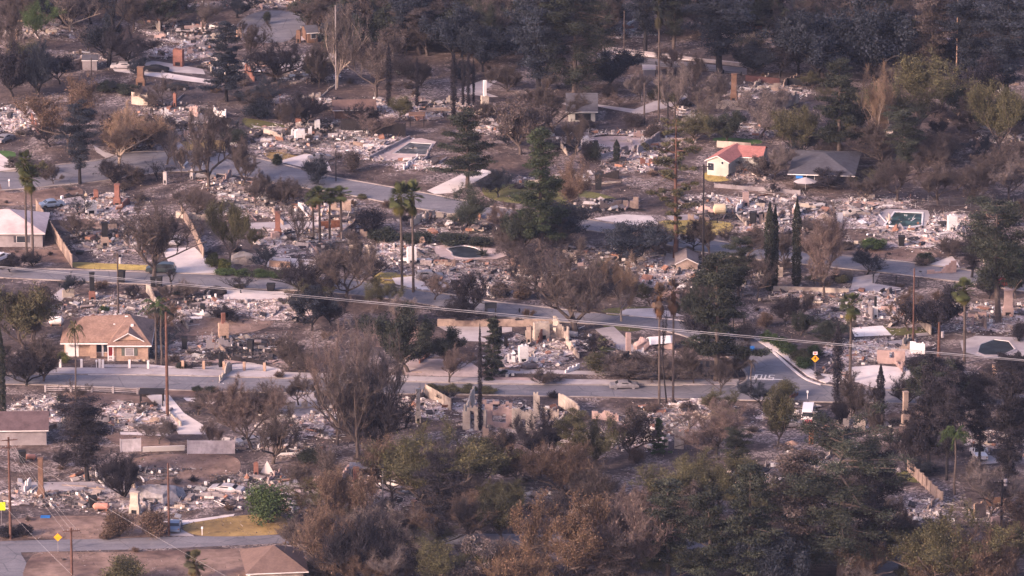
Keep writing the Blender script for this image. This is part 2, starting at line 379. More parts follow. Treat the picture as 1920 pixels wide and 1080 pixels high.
def p_umbrella(H=16, W=9):
    tubes, tips = grow(H * .92, W * .9, fork=.5, nlimb=8, up=.6, gnarl=.15, depth=2, r0=.38)
    mb = trunk_mb(tubes, 2); cr = MB(); T = tips[tips[:, 2] > H * .66][:, :3]; n = 14000; br = rng.uniform(.65, 1.35, len(T)); i = rng.integers(0, len(T), n)
    off = unit(n) * (rng.random(n) ** .5)[:, None]; off[:, 2] *= .55; leaves(cr, T[i] + off * [1.2, 1.2, 1], rng.uniform(.14, .34, n), shade(n, 1, .35, br[i]), .2, asp=.4)
    return mb, cr
def p_fan(H=14, W=3.0, dead=.5):
    mb, cr = MB(), MB(); b = rng.normal() * .25
    z = np.linspace(-.2, H - W * .42, 7); tube(mb, np.stack([b * (z / H) ** 2, 0 * z, z], 1), np.linspace(.25, .17, 7) * (1 if H > 5 else 1.2), 8)
    top = np.array([b, 0, H - W * .45]); nf = 60
    for j in range(nf):
        dd = j / nf < dead * .5; el = rng.uniform(-1.45, -.9) if dd else rng.uniform(-.65, 1.45); az = rng.uniform(0, 6.28)
        d = np.array([math.cos(az) * math.cos(el), math.sin(az) * math.cos(el), math.sin(el)]); L = W * .30 * rng.uniform(.7, 1.1)
        hub = top + d * L + [0, 0, -.25 if dd else 0]; tube(cr, [top, hub], [.03, .02], 3, (.9, .8, .5), cap=False)
        s = np.cross(d, [0, 0, 1.]); s /= np.linalg.norm(s) + 1e-6; u = np.cross(s, d)
        nb = 13; an = np.linspace(-1.25, 1.25, nb); e = hub + (np.cos(an)[:, None] * d + np.sin(an)[:, None] * (s * .9 + u * .25)) * W * .27 + np.array([0, 0, -.1])
        col = (1.15, .88, .6) if dd else tuple(np.array([1., 1., 1.]) * rng.uniform(.6, 1.5))
        an2 = s * .055
        v = np.stack([np.tile(hub - an2, (nb, 1)), np.tile(hub + an2, (nb, 1)), (e + hub) / 2 + an2 * 1.4, e, (e + hub) / 2 - an2 * 1.4], 1)
        f = np.array([[0, 1, 2, 3, 4]]) + (np.arange(nb) * 5)[:, None]; cr.add(v.reshape(-1, 3), f, col)
    if dead > 0:
        m = int(500 * dead); a = rng.uniform(0, 6.28, m); zz = top[2] - rng.random(m) * W * .62 * dead; r = rng.uniform(.18, .42, m)
        P = np.stack([b + r * np.cos(a), r * np.sin(a), zz], 1); twigs(cr, P, P + np.stack([np.cos(a) * .2, np.sin(a) * .2, -rng.uniform(.4, .8, m)], 1), .04, (1.1, .85, .62))
    return mb, cr
def p_queen(H=9, W=5, nf=13, ragged=0):
    mb, cr = MB(), MB(); hh = H - W * .22; z = np.linspace(-.2, hh, 6); tube(mb, np.stack([.1 * np.sin(z), 0 * z, z], 1), np.linspace(.2, .14, 6), 7)
    for j in range(nf):
        az = j * 2.4 + rng.normal() * .3; el = rng.uniform(.2, 1.3); L = W * .5 * rng.uniform(.8, 1.15); k = 12; t = np.linspace(0, 1, k)
        out = L * t * math.cos(el * .6); up = L * (math.sin(el) * t - (.65 + .3 * ragged) * t ** 2.1)
        P = np.stack([out * math.cos(az), out * math.sin(az), hh + up], 1); tube(cr, P, np.linspace(.035, .012, k), 3, (.9, .9, .6), cap=False)
        m = 60; u = rng.uniform(.12, 1, m); Q = np.stack([np.interp(u, t, P[:, i]) for i in range(3)], 1)
        s = np.array([-math.sin(az), math.cos(az), 0]); sg = rng.choice([-1, 1], m)[:, None]
        e = Q + (s * sg * .45 + np.array([0, 0, -.45 - .2 * ragged])) * rng.uniform(.5, 1.1, m)[:, None]; twigs(cr, Q, e, .035, shade(m, 1, .35))
    return mb, cr
def p_shrub(H=2, W=3, n=4600, tw=1500, leaf=1.):
    mb, cr = MB(), MB(); k = 26; c = unit(k) * rng.uniform(.35, .95, k)[:, None] * [W / 2 * .8, W / 2 * .8, H * .48]; c[:, 2] = np.abs(c[:, 2]) * 1.1 + H * .22; br = rng.uniform(.6, 1.4, k)
    for q in c: tube(mb, [[q[0] * .1, q[1] * .1, -.05], q * [.6, .6, .6], q], [.045, .03, .015], 3, cap=False)
    if n:
        i = rng.integers(0, k, n); off = unit(n) * (rng.random(n) ** .4)[:, None] * [W * .2, W * .2, H * .24]; p = c[i] + off; p[:, 2] = np.maximum(p[:, 2], .03)
        leaves(cr, p, rng.uniform(.09, .22, n) * leaf, shade(n, 1, .35, br[i]), .2)
    i = rng.integers(0, k, tw); a = c[i] * rng.uniform(.4, 1.1, tw)[:, None]; b = a + (unit(tw) * .5 + c[i] / W) * rng.uniform(.25, .9, tw)[:, None] * min(1, H / 2); b[:, 2] = np.maximum(b[:, 2], .02)
    twigs(cr, a, b, .018, shade(tw, 1, .4)); return mb, cr
def p_snag(H=7, W=2.5):
    tubes, tips = grow(H, W, fork=.55, nlimb=4, depth=2, nch=3, up=.8, r0=.17); mb = trunk_mb(tubes, 2); cr = MB(); n = 260; i = rng.integers(0, len(tips), n)
    a = tips[i, :3]; twigs(cr, a, a + unit(n) * rng.uniform(.2, .6, n)[:, None], .02, (.8, .8, .8)); return mb, cr
def p_agave():
    mb, cr = MB(), MB(); tube(mb, [[0, 0, 0], [0, 0, .5]], [.2, .15], 6)
    for j in range(46):
        az = j * 2.4; el = rng.uniform(.15, 1.3); d = np.array([math.cos(az) * math.cos(el), math.sin(az) * math.cos(el), math.sin(el)]); twigs(cr, [[0, 0, .3]], [d * rng.uniform(1.3, 1.8)], .11, shade(1, 1, .3))
    return mb, cr
PROTO_DEF = {'conifer': (18, 7, 2, lambda: p_pine(18, 7, low=.16, n=26000, flat=.5, prof=lambda t: 1.05 - t * .82, nb=74, clump=.8, droop=.1)),
 'oak': (9, 10, 3, lambda: p_oak()), 'oaklite': (9, 10, 3, lambda: p_oak(n=12000, gap=.34, cl=.75)),
 'bare': (10, 9, 4, lambda: p_bare()), 'barethick': (10, 10, 2, lambda: p_bare(r0=.4, gnarl=.4, fork=.15, nlimb=6, twn=6000)),
 'bareup': (12, 7, 3, lambda: p_bare(12, 7, up=.75, gnarl=.24, fork=.2, nlimb=8, twn=5500)),
 'euc': (11, 10, 3, lambda: p_bare(11, 10, leafn=13000, twn=6500, up=.6)), 'brush': (6, 8, 3, lambda: p_bare(6, 8, leafn=1500, twn=7000, fork=.1, nlimb=7)),
 'baretall': (13, 9, 3, lambda: p_bare(13, 9, up=.5, fork=.22, nlimb=7, twn=2600, nch=3, r0=.24, gnarl=.2)), 'pine': (18, 8.5, 3, lambda: p_pine()), 'pineopen': (18, 8, 2, lambda: p_pine(n=10000, nb=34, clump=.6, low=.15)),
 'pinebig': (22, 15, 2, lambda: p_pine(22, 15, low=.12, n=42000, nb=70, clump=1.1, flat=.6, prof=lambda t: .45 + .55 * math.sin(math.pi * min(1, (1 - t) * .9 + .08)), r0=.5)),
 'spruce': (9, 4.5, 2, p_spruce), 'cedar': (12, 11, 2, p_cedar), 'stonepine': (16, 9, 1, lambda: p_pine(16, 9, low=.32, n=24000, nb=44, clump=1.3, flat=.5, prof=lambda t: .45 + .6 * math.sin(math.pi * min(1, t * .75 + .1)), r0=.42)),
 'cyp': (12, 1.5, 2, p_cyp), 'bcyp': (12, 1.3, 2, lambda: p_cyp(12, 1.3, 3600, True)),
 'fan': (14, 4.2, 3, lambda: p_fan(14, 4.2, .35)), 'fanshort': (4, 3.4, 1, lambda: p_fan(4, 3.4, .3)), 'fanbrown': (14, 3.6, 2, lambda: p_fan(14, 3.6, dead=1.0)),
 'queen': (9, 5, 2, lambda: p_queen()), 'queenrag': (9, 4, 1, lambda: p_queen(9, 4, 7, 1)), 'bamboo': (9, 5.5, 1, lambda: p_queen(9, 5.5, 34)),
 'shrub': (2, 3, 3, lambda: p_shrub()), 'burnt': (2, 3, 3, lambda: p_shrub(n=500, tw=1600)), 'bush': (5, 6, 2, lambda: p_shrub(5, 6, 7500, 3500, 1.2)),
 'snag': (7, 2.5, 2, p_snag), 'agave': (2, 3, 1, p_agave)}
PART = {'fan': ('trunk', 'fronds'), 'fanshort': ('trunk', 'fronds'), 'fanbrown': ('trunk', 'fronds'), 'queen': ('trunk', 'fronds'), 'queenrag': ('trunk', 'fronds'), 'bamboo': ('stem', 'leaves'),
        'shrub': ('stem', 'foliage'), 'burnt': ('stem', 'twigs'), 'bush': ('stem', 'foliage'), 'agave': ('stem', 'leaves')}
NAME = {'conifer': 'conifer_tree','oak': 'broadleaf_tree', 'oaklite': 'broadleaf_tree', 'bare': 'bare_tree', 'barethick': 'bare_tree', 'bareup': 'bare_tree', 'baretall': 'bare_tree', 'euc': 'scorched_tree', 'brush': 'brushy_tree', 'pine': 'pine_tree',
        'pineopen': 'pine_tree', 'pinebig': 'pine_tree', 'spruce': 'spruce_tree', 'cedar': 'cedar_tree', 'stonepine': 'stone_pine', 'cyp': 'cypress_tree', 'bcyp': 'burnt_cypress', 'fan': 'fan_palm',
        'fanshort': 'fan_palm', 'fanbrown': 'fan_palm', 'queen': 'feather_palm', 'queenrag': 'feather_palm', 'bamboo': 'bamboo_clump', 'shrub': 'shrub', 'burnt': 'burnt_shrub', 'bush': 'large_bush', 'snag': 'dead_tree', 'agave': 'agave_plant'}
CATG = {'fan': 'palm', 'fanshort': 'palm', 'fanbrown': 'palm', 'queen': 'palm', 'queenrag': 'palm', 'bamboo': 'bamboo', 'shrub': 'shrub', 'burnt': 'shrub', 'bush': 'bush', 'agave': 'agave'}
DESC = {'conifer': 'tall pointed conifer','oak': 'dense round-crowned tree', 'oaklite': 'patchy-crowned tree', 'bare': 'leafless spreading tree', 'barethick': 'gnarled leafless tree', 'bareup': 'tall leafless upright tree', 'baretall': 'tall see-through leafless tree', 'euc': 'thin-leaved scorched tree',
        'brush': 'low brushy twiggy tree', 'pine': 'tall pine', 'pineopen': 'open sparse pine', 'pinebig': 'huge bushy pine', 'spruce': 'pointed conical tree', 'cedar': 'layered wide cedar', 'stonepine': 'umbrella-topped pine',
        'cyp': 'slim column cypress', 'bcyp': 'burnt column cypress', 'fan': 'tall fan palm', 'fanshort': 'short fan palm', 'fanbrown': 'fan palm with dead skirt', 'queen': 'feather palm', 'queenrag': 'ragged scorched palm',
        'bamboo': 'upright bamboo clump', 'shrub': 'leafy shrub', 'burnt': 'burnt twiggy shrub', 'bush': 'large leafy bush', 'snag': 'dead limbed trunk', 'agave': 'spiky agave plant'}
GROUP = {'trees': 'trees standing among the burnt lots', 'palm': 'palms standing among the burnt lots', 'shrub': 'shrubs scattered over the burnt lots', 'bush': 'bushes among the burnt lots'}
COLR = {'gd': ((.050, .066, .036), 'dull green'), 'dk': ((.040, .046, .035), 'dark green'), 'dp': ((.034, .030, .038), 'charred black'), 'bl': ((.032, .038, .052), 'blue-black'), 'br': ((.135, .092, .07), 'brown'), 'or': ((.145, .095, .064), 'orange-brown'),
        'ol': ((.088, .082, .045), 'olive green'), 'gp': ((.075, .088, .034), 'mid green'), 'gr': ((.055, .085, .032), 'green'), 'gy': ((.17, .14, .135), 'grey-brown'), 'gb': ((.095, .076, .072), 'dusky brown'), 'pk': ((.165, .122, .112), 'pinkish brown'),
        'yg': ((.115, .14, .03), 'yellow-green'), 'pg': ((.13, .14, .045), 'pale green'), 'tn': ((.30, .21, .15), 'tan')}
PROTOS = {}
def protos(kind):
    if kind not in PROTOS:
        h, w_, n, fn = PROTO_DEF[kind]; L = []
        for i in range(n):
            mb, cr = fn(); a = mb.build('trunk', M_BARK); c = cr.build('crown', M_LEAF)
            L.append((a.data, c.data)); bpy.data.objects.remove(a); bpy.data.objects.remove(c)
        PROTOS[kind] = L
    return PROTOS[kind]
BARKOF = {'dp': M_CHAR, 'bl': M_CHAR}
CNT = {}
PENDING = []      # things waiting for their label
def cat_tree(k): return k not in CATG and k not in ('cyp', 'bcyp')
def tree(kind, px, pb, pt, wpx, col='dk', label=None, bark=None):
    P = protos(kind); h0, w0 = PROTO_DEF[kind][:2]; k = CNT.get(kind, 0); CNT[kind] = k + 1
    g = G(px, pb); h = HT(pb, pt); wd = wpx * mpp(pb) * (1.1 if cat_tree(kind) else 1)
    root = empty(NAME[kind], g, rng.uniform(0, 6.28)); s = wd / w0; root.scale = (s, s, h / h0)
    a, c = P[k % len(P)]; pn = PART.get(kind, ('trunk', 'crown'))
    o1 = bpy.data.objects.new(pn[0], a); o2 = bpy.data.objects.new(pn[1], c); rgb, cn = COLR[col]
    for o in (o1, o2): COL.objects.link(o); o.parent = root
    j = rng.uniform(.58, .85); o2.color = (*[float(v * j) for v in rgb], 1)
    o1.material_slots[0].link = 'OBJECT'; o1.material_slots[0].material = bark or BARKOF.get(col, M_BARK)
    cat = CATG.get(kind, 'tree'); root['category'] = cat; root['group'] = GROUP.get(cat, GROUP['trees'])
    if label: root['label'] = label; USED.add(label)
    else: PENDING.append((root, cn + ' ' + DESC[kind], px, (pb * 2 + pt) / 3))
    return root
USED = set()
# ------------------------------------------------------------------ setting: ground, roads, pads, lawns
mb = MB(); n = 60
gx = np.linspace(-2600, 2600, n); gy = np.linspace(-1250, 3600, n); X, Y = np.meshgrid(gx, gy)
V = np.stack([X.ravel(), Y.ravel(), 0 * X.ravel()], 1); i = (np.arange(n - 1)[:, None] * n + np.arange(n - 1)[None]).ravel()
mb.add(V, np.stack([i, i + 1, i + n + 1, i + n], 1)); tag(mb.build('ground', M_GROUND), kind='structure')
AVOID = []       # ground polygons that stay free of litter and brush
def px2g(pts): return np.array([G(*p)[:2] for p in pts])
def flat(name, pts, z, mat, sm=False, h=None, avoid=True):
    P = px2g(pts)
    if sm: P = smooth(P)
    if avoid: AVOID.append(P)
    mb = MB()
    if h: prism(mb, P, 0.001, h)
    else: poly(mb, P, z)
    return tag(mb.build(name, mat), kind='structure')
def strip(name, top, bot, z, mat):
    return flat(name, top + bot[::-1], z, mat)
def kerb(pts, wd=.32, h=.13, mat=None, name='kerb', sm=True):
    P = px2g(pts)
    if sm: P = smooth(P, False)
    T = np.gradient(P, axis=0); T /= np.linalg.norm(T, axis=1)[:, None]; N = np.stack([-T[:, 1], T[:, 0]], 1) * wd / 2
    k = len(P); a, b = P - N, P + N; Z = np.full((k, 1), h); z0 = np.full((k, 1), .002); mb = MB()
    v = np.concatenate([np.hstack([a, z0]), np.hstack([a, Z]), np.hstack([b, Z]), np.hstack([b, z0])]); i = np.arange(k - 1)
    f = np.concatenate([np.stack([i + j * k, i + 1 + j * k, i + 1 + (j + 1) * k, i + (j + 1) * k], 1)[:, ::-1] for j in range(3)]); mb.add(v, f)
    return tag(mb.build(name, mat or M_KERB), kind='structure')
R1T = [(-40, 326), (60, 316), (120, 308), (190, 300), (235, 287), (300, 284), (420, 285), (480, 296), (560, 316), (620, 331), (700, 345), (790, 361), (870, 376), (910, 386), (1000, 396), (1100, 411), (1200, 427), (1250, 436), (1330, 449), (1400, 461), (1480, 471), (1565, 478), (1640, 485), (1720, 494), (1800, 505), (1960, 527)]
R1B = [(-40, 360), (60, 353), (120, 347), (190, 340), (270, 328), (330, 322), (400, 326), (470, 333), (540, 348), (600, 357), (680, 371), (760, 387), (850, 402), (930, 415), (1010, 424), (1100, 432), (1200, 447), (1280, 466), (1350, 478), (1420, 487), (1500, 495), (1600, 506), (1680, 514), (1760, 524), (1830, 533), (1960, 553)]
strip('road', R1T, R1B, .02, M_ASPH); kerb(R1T); kerb(R1B)
R2T = [(-60, 496), (0, 500), (60, 504), (150, 506), (260, 510), (380, 514), (470, 515), (560, 516), (640, 522), (705, 532), (780, 544), (840, 552), (920, 565), (1000, 574), (1080, 583), (1180, 592), (1290, 603), (1380, 622), (1425, 640), (1455, 665), (1485, 692), (1512, 712), (1540, 722)]
R2B = [(-60, 518), (0, 521), (60, 524), (150, 528), (260, 533), (380, 539), (470, 542), (560, 545), (640, 551), (705, 558), (780, 568), (840, 580), (920, 592), (1000, 600), (1080, 606), (1180, 613), (1260, 624), (1320, 645), (1365, 670), (1395, 695), (1400, 712), (1380, 724), (1370, 728)]
strip('road', R2T, R2B, .02, M_ASPH); kerb(R2T[:-7]); kerb(R2T[-8:], wd=.45, mat=M_CONC); kerb(R2B)
R3T = [(-60, 704), (80, 702), (300, 704), (540, 710), (760, 716), (960, 721), (1280, 723), (1400, 722), (1540, 721), (1620, 729), (1700, 733), (1960, 741)]
R3B = [(-60, 721), (80, 722), (300, 731), (540, 737), (760, 739), (900, 741), (1280, 748), (1480, 753), (1700, 757), (1960, 764)]
strip('road', R3T, R3B, .024, M_ASPH); kerb([p for p in R3T if p[0] < 1385]); kerb([p for p in R3T if p[0] > 1530]); kerb(R3B)
R4T = [(-60, 1018), (30, 1014), (190, 1010), (360, 1006), (520, 1003), (740, 1002), (960, 1001), (1200, 1006), (1500, 1015), (1960, 1020)]
R4B = [(-60, 1090), (-10, 1090), (35, 1036), (190, 1032), (320, 1028), (520, 1019), (740, 1020), (960, 1021), (1200, 1027), (1500, 1037), (1960, 1043)]
strip('road', R4T, R4B[2:], .02, M_ASPH)
flat('road', [(-60, 1018), (36, 1014), (40, 1040), (62, 1075), (90, 1140), (-60, 1140)], .026, M_ASPH)
flat('road', [(1655, 1140), (1640, 1080), (1655, 1044), (1700, 1044), (1715, 1080), (1730, 1140)], .028, M_ASPH)
flat('road', [(1120, 100), (1200, 108), (1300, 118), (1400, 128), (1400, 140), (1300, 131), (1200, 121), (1120, 112)], .02, M_ASPH)
flat('road', [(455, 35), (500, 20), (560, 24), (575, 40), (560, 58), (545, 74), (520, 80), (470, 78), (440, 64)], .02, M_ASPH, True)
# pavements beside the lower street
flat('sidewalk', [(60, 690), (300, 691), (540, 699), (760, 706), (960, 711), (1200, 714), (1385, 712), (1385, 722), (1280, 722), (960, 720), (760, 715), (540, 709), (300, 703), (60, 701)], 0, M_CONC2, h=.13)
flat('sidewalk', [(1130, 92), (1200, 99), (1300, 109), (1400, 119), (1400, 124), (1300, 114), (1200, 105), (1130, 98)], 0, M_CONC, h=.12)
flat('brick_strip', [(915, 708), (1060, 711), (1060, 716), (915, 713)], .15, M_PINK)
flat('sidewalk', [(1425, 634), (1465, 655), (1530, 700), (1560, 716), (1548, 719), (1515, 706), (1457, 661), (1420, 640)], 0, M_CONC, h=.12)
# drives, pads and slabs (photo outline, real ground)
CON = [  # name, points, material
 ('driveway', [(303, 466), (365, 464), (413, 512), (326, 513)], 'c'), ('driveway', [(800, 358), (870, 325), (905, 318), (925, 322), (885, 345), (850, 362), (815, 364)], 'c'),
 ('driveway', [(520, 303), (575, 288), (612, 298), (622, 322), (588, 318)], 'c'), ('driveway', [(-20, 275), (10, 295), (25, 307), (65, 318), (50, 322), (-20, 322)], 'c'),
 ('driveway', [(318, 283), (312, 262), (330, 258), (345, 276), (350, 284)], '2'), ('driveway', [(175, 272), (195, 285), (222, 293), (200, 298), (180, 285)], '2'),
 ('driveway', [(210, 128), (260, 128), (330, 140), (395, 150), (395, 158), (330, 150), (260, 140), (215, 134)], 'c'), ('driveway', [(255, 112), (300, 116), (380, 130), (385, 140), (330, 136), (255, 124)], '2'),
 ('driveway', [(520, 108), (590, 102), (650, 98), (650, 104), (590, 115), (560, 130), (530, 135)], '2'),
 ('driveway', [(860, 168), (905, 150), (940, 145), (925, 158), (905, 172), (935, 182), (915, 182), (870, 176)], '2'),
 ('driveway', [(1052, 196), (1120, 200), (1200, 215), (1260, 200), (1290, 182), (1290, 170), (1240, 185), (1190, 205), (1120, 196), (1060, 190)], '2'),
 ('driveway', [(418, 543), (530, 547), (545, 560), (500, 566), (420, 562)], 'c'),
 ('driveway', [(505, 482), (600, 488), (600, 512), (545, 514), (500, 500)], 'c'), ('driveway', [(735, 522), (800, 515), (838, 535), (835, 548), (790, 545), (742, 533)], 'c'),
 ('driveway', [(1170, 580), (1230, 578), (1290, 592), (1230, 596), (1160, 590)], 'c'), ('driveway', [(752, 675), (870, 672), (905, 695), (895, 708), (760, 704)], 'p'),
 ('driveway', [(820, 612), (960, 614), (960, 622), (900, 632), (930, 642), (870, 640)], '2'), ('driveway', [(1115, 618), (1150, 612), (1190, 650), (1225, 668), (1195, 672), (1160, 655)], '2'),
 ('driveway', [(1600, 520), (1650, 512), (1640, 532), (1690, 540), (1640, 548), (1595, 542)], '2'), ('driveway', [(1740, 497), (1785, 480), (1795, 492), (1800, 502)], 'c'),
 ('driveway', [(1110, 410), (1170, 402), (1220, 405), (1250, 430), (1200, 424), (1130, 414)], 'c'), ('patio', [(1140, 255), (1200, 256), (1205, 278), (1165, 285), (1115, 272), (1110, 258)], 'p'),
 ('driveway', [(1583, 690), (1640, 685), (1700, 690), (1720, 712), (1700, 732), (1640, 728), (1600, 715)], 'c'), ('driveway', [(1532, 700), (1580, 705), (1600, 722), (1560, 718)], 'c'),
 ('slab', [(1595, 615), (1655, 611), (1672, 629), (1603, 632)], 'w'), ('slab', [(1716, 626), (1738, 624), (1743, 629), (1722, 631)], 'c'),
 ('driveway', [(270, 738), (318, 742), (345, 775), (385, 800), (385, 815), (335, 815), (320, 790)], 'c'), ('driveway', [(330, 735), (370, 735), (408, 752), (400, 758), (350, 752)], 'c'),
 ('slab', [(225, 810), (312, 811), (316, 818), (225, 815)], 'c'), ('patio', [(470, 418), (560, 415), (650, 420), (650, 434), (560, 431), (470, 430)], '2'),
 ('driveway', [(360, 690), (470, 680), (525, 692), (530, 702), (470, 698), (380, 696)], 'c'), ('driveway', [(318, 1005), (318, 992), (338, 992), (365, 1006)], '2'), ('path', [(300, 978), (360, 975), (440, 964), (438, 968), (362, 980), (342, 985)], 'c'),
 ('path', [(165, 698), (238, 698), (240, 704), (165, 704)], 'c'), ('path', [(190, 684), (280, 684), (350, 690), (190, 690)], 'c'), ('patio', [(1800, 640), (1830, 630), (1925, 634), (1930, 668), (1850, 672), (1805, 660)], '2'),
 ('patio', [(1640, 403), (1660, 392), (1740, 394), (1745, 408), (1735, 425), (1700, 430), (1650, 425)], '2'), ('patio', [(810, 462), (850, 457), (940, 468), (955, 478), (930, 486), (850, 488), (820, 480)], 'p'),
 ('patio', [(690, 292), (740, 265), (790, 259), (818, 266), (800, 290), (745, 300), (710, 302)], 'p'), ('path', [(555, 70), (600, 62), (640, 60), (640, 66), (600, 68), (560, 78)], '2'),
 ('driveway', [(90, 700), (130, 690), (150, 702), (95, 704)], '2'), ('driveway', [(540, 745), (590, 738), (600, 770), (560, 785), (520, 770)], '2'), ('patio', [(560, 900), (600, 905), (600, 930), (550, 925)], 'p'),
 ('slab', [(30, 905), (250, 903), (265, 922), (40, 925)], '2'), ('driveway', [(1250, 475), (1310, 485), (1300, 505), (1240, 500)], '2'),
 ('driveway', [(95, 376), (150, 368), (165, 382), (105, 388)], '2'), ('slab', [(1660, 640), (1700, 636), (1710, 645), (1670, 650)], '2'), ('driveway', [(1820, 850), (1870, 855), (1880, 868), (1830, 872)], '2'),
 ('path', [(930, 690), (1060, 695), (1280, 700), (1280, 706), (1060, 702), (930, 700)], '2'), ('slab', [(90, 560), (125, 535), (140, 537), (115, 565)], '2'), ('slab', [(1250, 405), (1300, 402), (1320, 412), (1260, 414)], '2')]
CM = {'c': M_CONC, '2': M_CONC2, 'p': pmat('pinkish_concrete', (.42, .335, .32), .2, .7), 'w': M_WHITE}
for k, (nm, pts, m) in enumerate(CON): flat(nm, pts, .034 + .004 * (k % 9), CM[m])
LAWN = [([(335, 272), (350, 264), (410, 263), (422, 268), (418, 284), (350, 283)], 's'), ([(495, 284), (520, 282), (560, 291), (522, 302), (500, 294)], 's'), ([(455, 222), (500, 228), (535, 238), (470, 240)], 'l'),
 ([(138, 492), (200, 494), (275, 497), (345, 497), (357, 506), (345, 511), (270, 507), (150, 503)], 'y'), ([(706, 513), (740, 511), (790, 512), (760, 528), (706, 532)], 'y'), ([(820, 528), (850, 522), (855, 545), (835, 545)], 's'),
 ([(1235, 416), (1290, 412), (1370, 418), (1360, 438), (1300, 441), (1245, 432)], 'y'), ([(905, 352), (960, 345), (1060, 352), (1150, 370), (1160, 392), (1060, 388), (930, 376)], 'l'), ([(1610, 466), (1660, 462), (1740, 470), (1755, 484), (1700, 490), (1620, 480)], 'd'),
 ([(1657, 611), (1725, 608), (1740, 622), (1676, 629)], 'l'), ([(1120, 640), (1140, 620), (1180, 636), (1170, 650), (1130, 660)], 'l'), ([(1130, 612), (1170, 606), (1210, 614), (1180, 622)], 'l'), ([(0, 283), (28, 286), (25, 300), (8, 296)], 'g'),
 ([(1320, 325), (1360, 322), (1380, 336), (1330, 340)], 'y'), ([(1345, 258), (1420, 262), (1420, 270), (1345, 266)], 'g'), ([(345, 985), (440, 968), (520, 966), (540, 985), (520, 1002), (380, 1005)], 's'), ([(1850, 455), (1920, 470), (1930, 510), (1880, 505)], 'g'),
 ([(1130, 580), (1210, 575), (1230, 582), (1150, 592)], 'l'), ([(100, 400), (200, 415), (270, 430), (200, 445), (110, 430)], 'd'), ([(90, 468), (135, 476), (138, 492), (20, 488), (10, 472)], 'd'), ([(250, 860), (420, 852), (450, 880), (400, 905), (260, 915)], 'd'),
 ([(320, 598), (500, 600), (490, 618), (420, 628), (325, 626)], 'd'), ([(130, 735), (250, 742), (290, 752), (220, 760), (130, 755)], 'd'), ([(200, 812), (310, 822), (305, 842), (230, 838)], 'd'), ([(20, 975), (180, 968), (300, 990), (310, 1005), (60, 1010)], 'd'),
 ([(60, 1042), (200, 1036), (400, 1030), (560, 1035), (560, 1130), (100, 1130)], 'd'), ([(1680, 880), (1720, 890), (1730, 905), (1690, 900)], 'l'), ([(0, 345), (20, 362), (140, 350), (140, 372), (0, 385)], 'd'), ([(690, 985), (760, 975), (790, 992), (720, 998)], 'l'),
 ([(370, 675), (400, 668), (520, 676), (520, 682), (400, 680)], 'p'), ([(690, 610), (800, 615), (800, 640), (700, 650)], 'd'), ([(1490, 570), (1540, 560), (1550, 575), (1500, 580)], 'd'), ([(250, 735), (262, 727), (430, 738), (430, 745), (300, 745)], 'd')]
M_DIRT = pmat('brown_soil', (.23, .155, .125), .4, .5, dirt=.6, bump=.1); M_YEL = pmat('yellow_grass', (.40, .30, .095), .3, .8, dirt=.4); M_FRESH = pmat('fresh_grass', (.06, .12, .03), .3, 1)
LM = {'s': M_STRAW, 'l': M_LAWN, 'y': M_YEL, 'g': M_FRESH, 'd': M_DIRT, 'p': M_PINK}
for k, (pts, m) in enumerate(LAWN):
    flat({'d': 'bare_soil', 'p': 'patio'}.get(m, 'lawn'), pts, .010 + .0009 * k - (.0 if m != 'd' else .004), LM[m], True, avoid=False)
# STOP painted on the side street, read from the lower street; stop line
def letters(mb, txt, org, ux, uy, h, wd, t=.25, gap=.3):
    S = {'S': [(0, 0, 1, 0), (1, 0, 1, .5), (0, .5, 1, .5), (0, .5, 0, 1), (0, 1, 1, 1)], 'T': [(.5, 0, .5, 1), (0, 1, 1, 1)], 'O': [(0, 0, 1, 0), (1, 0, 1, 1), (0, 1, 1, 1), (0, 0, 0, 1)], 'P': [(0, 0, 0, 1), (0, 1, 1, 1), (1, .5, 1, 1), (0, .5, 1, .5)]}
    for i, c in enumerate(txt):
        for q, (x0, y0, x1, y1) in enumerate(S[c]):
            a = np.array([x0 * wd + i * (wd + gap), y0 * h]); b = np.array([x1 * wd + i * (wd + gap), y1 * h]); d = b - a; d /= np.linalg.norm(d); nn = np.array([-d[1], d[0]]) * t / 2; a = a - d * t / 2; b = b + d * t / 2
            P = [org + ux * p[0] + uy * p[1] for p in (a - nn, b - nn, b + nn, a + nn)]; poly(mb, P, .034 + .0006 * q)
mb = MB(); o0 = G(1452, 704)[:2]; a = R(172); letters(mb, 'STOP', o0, np.array([math.cos(a), math.sin(a)]), np.array([-math.sin(a), math.cos(a)]), 2.5, .72, .22, .26); tag(mb.build('road_marking', M_WHITE), kind='structure')
flat('road_marking', [(1418, 709.5), (1468, 711.5), (1468, 712.8), (1418, 710.8)], .032, M_WHITE)
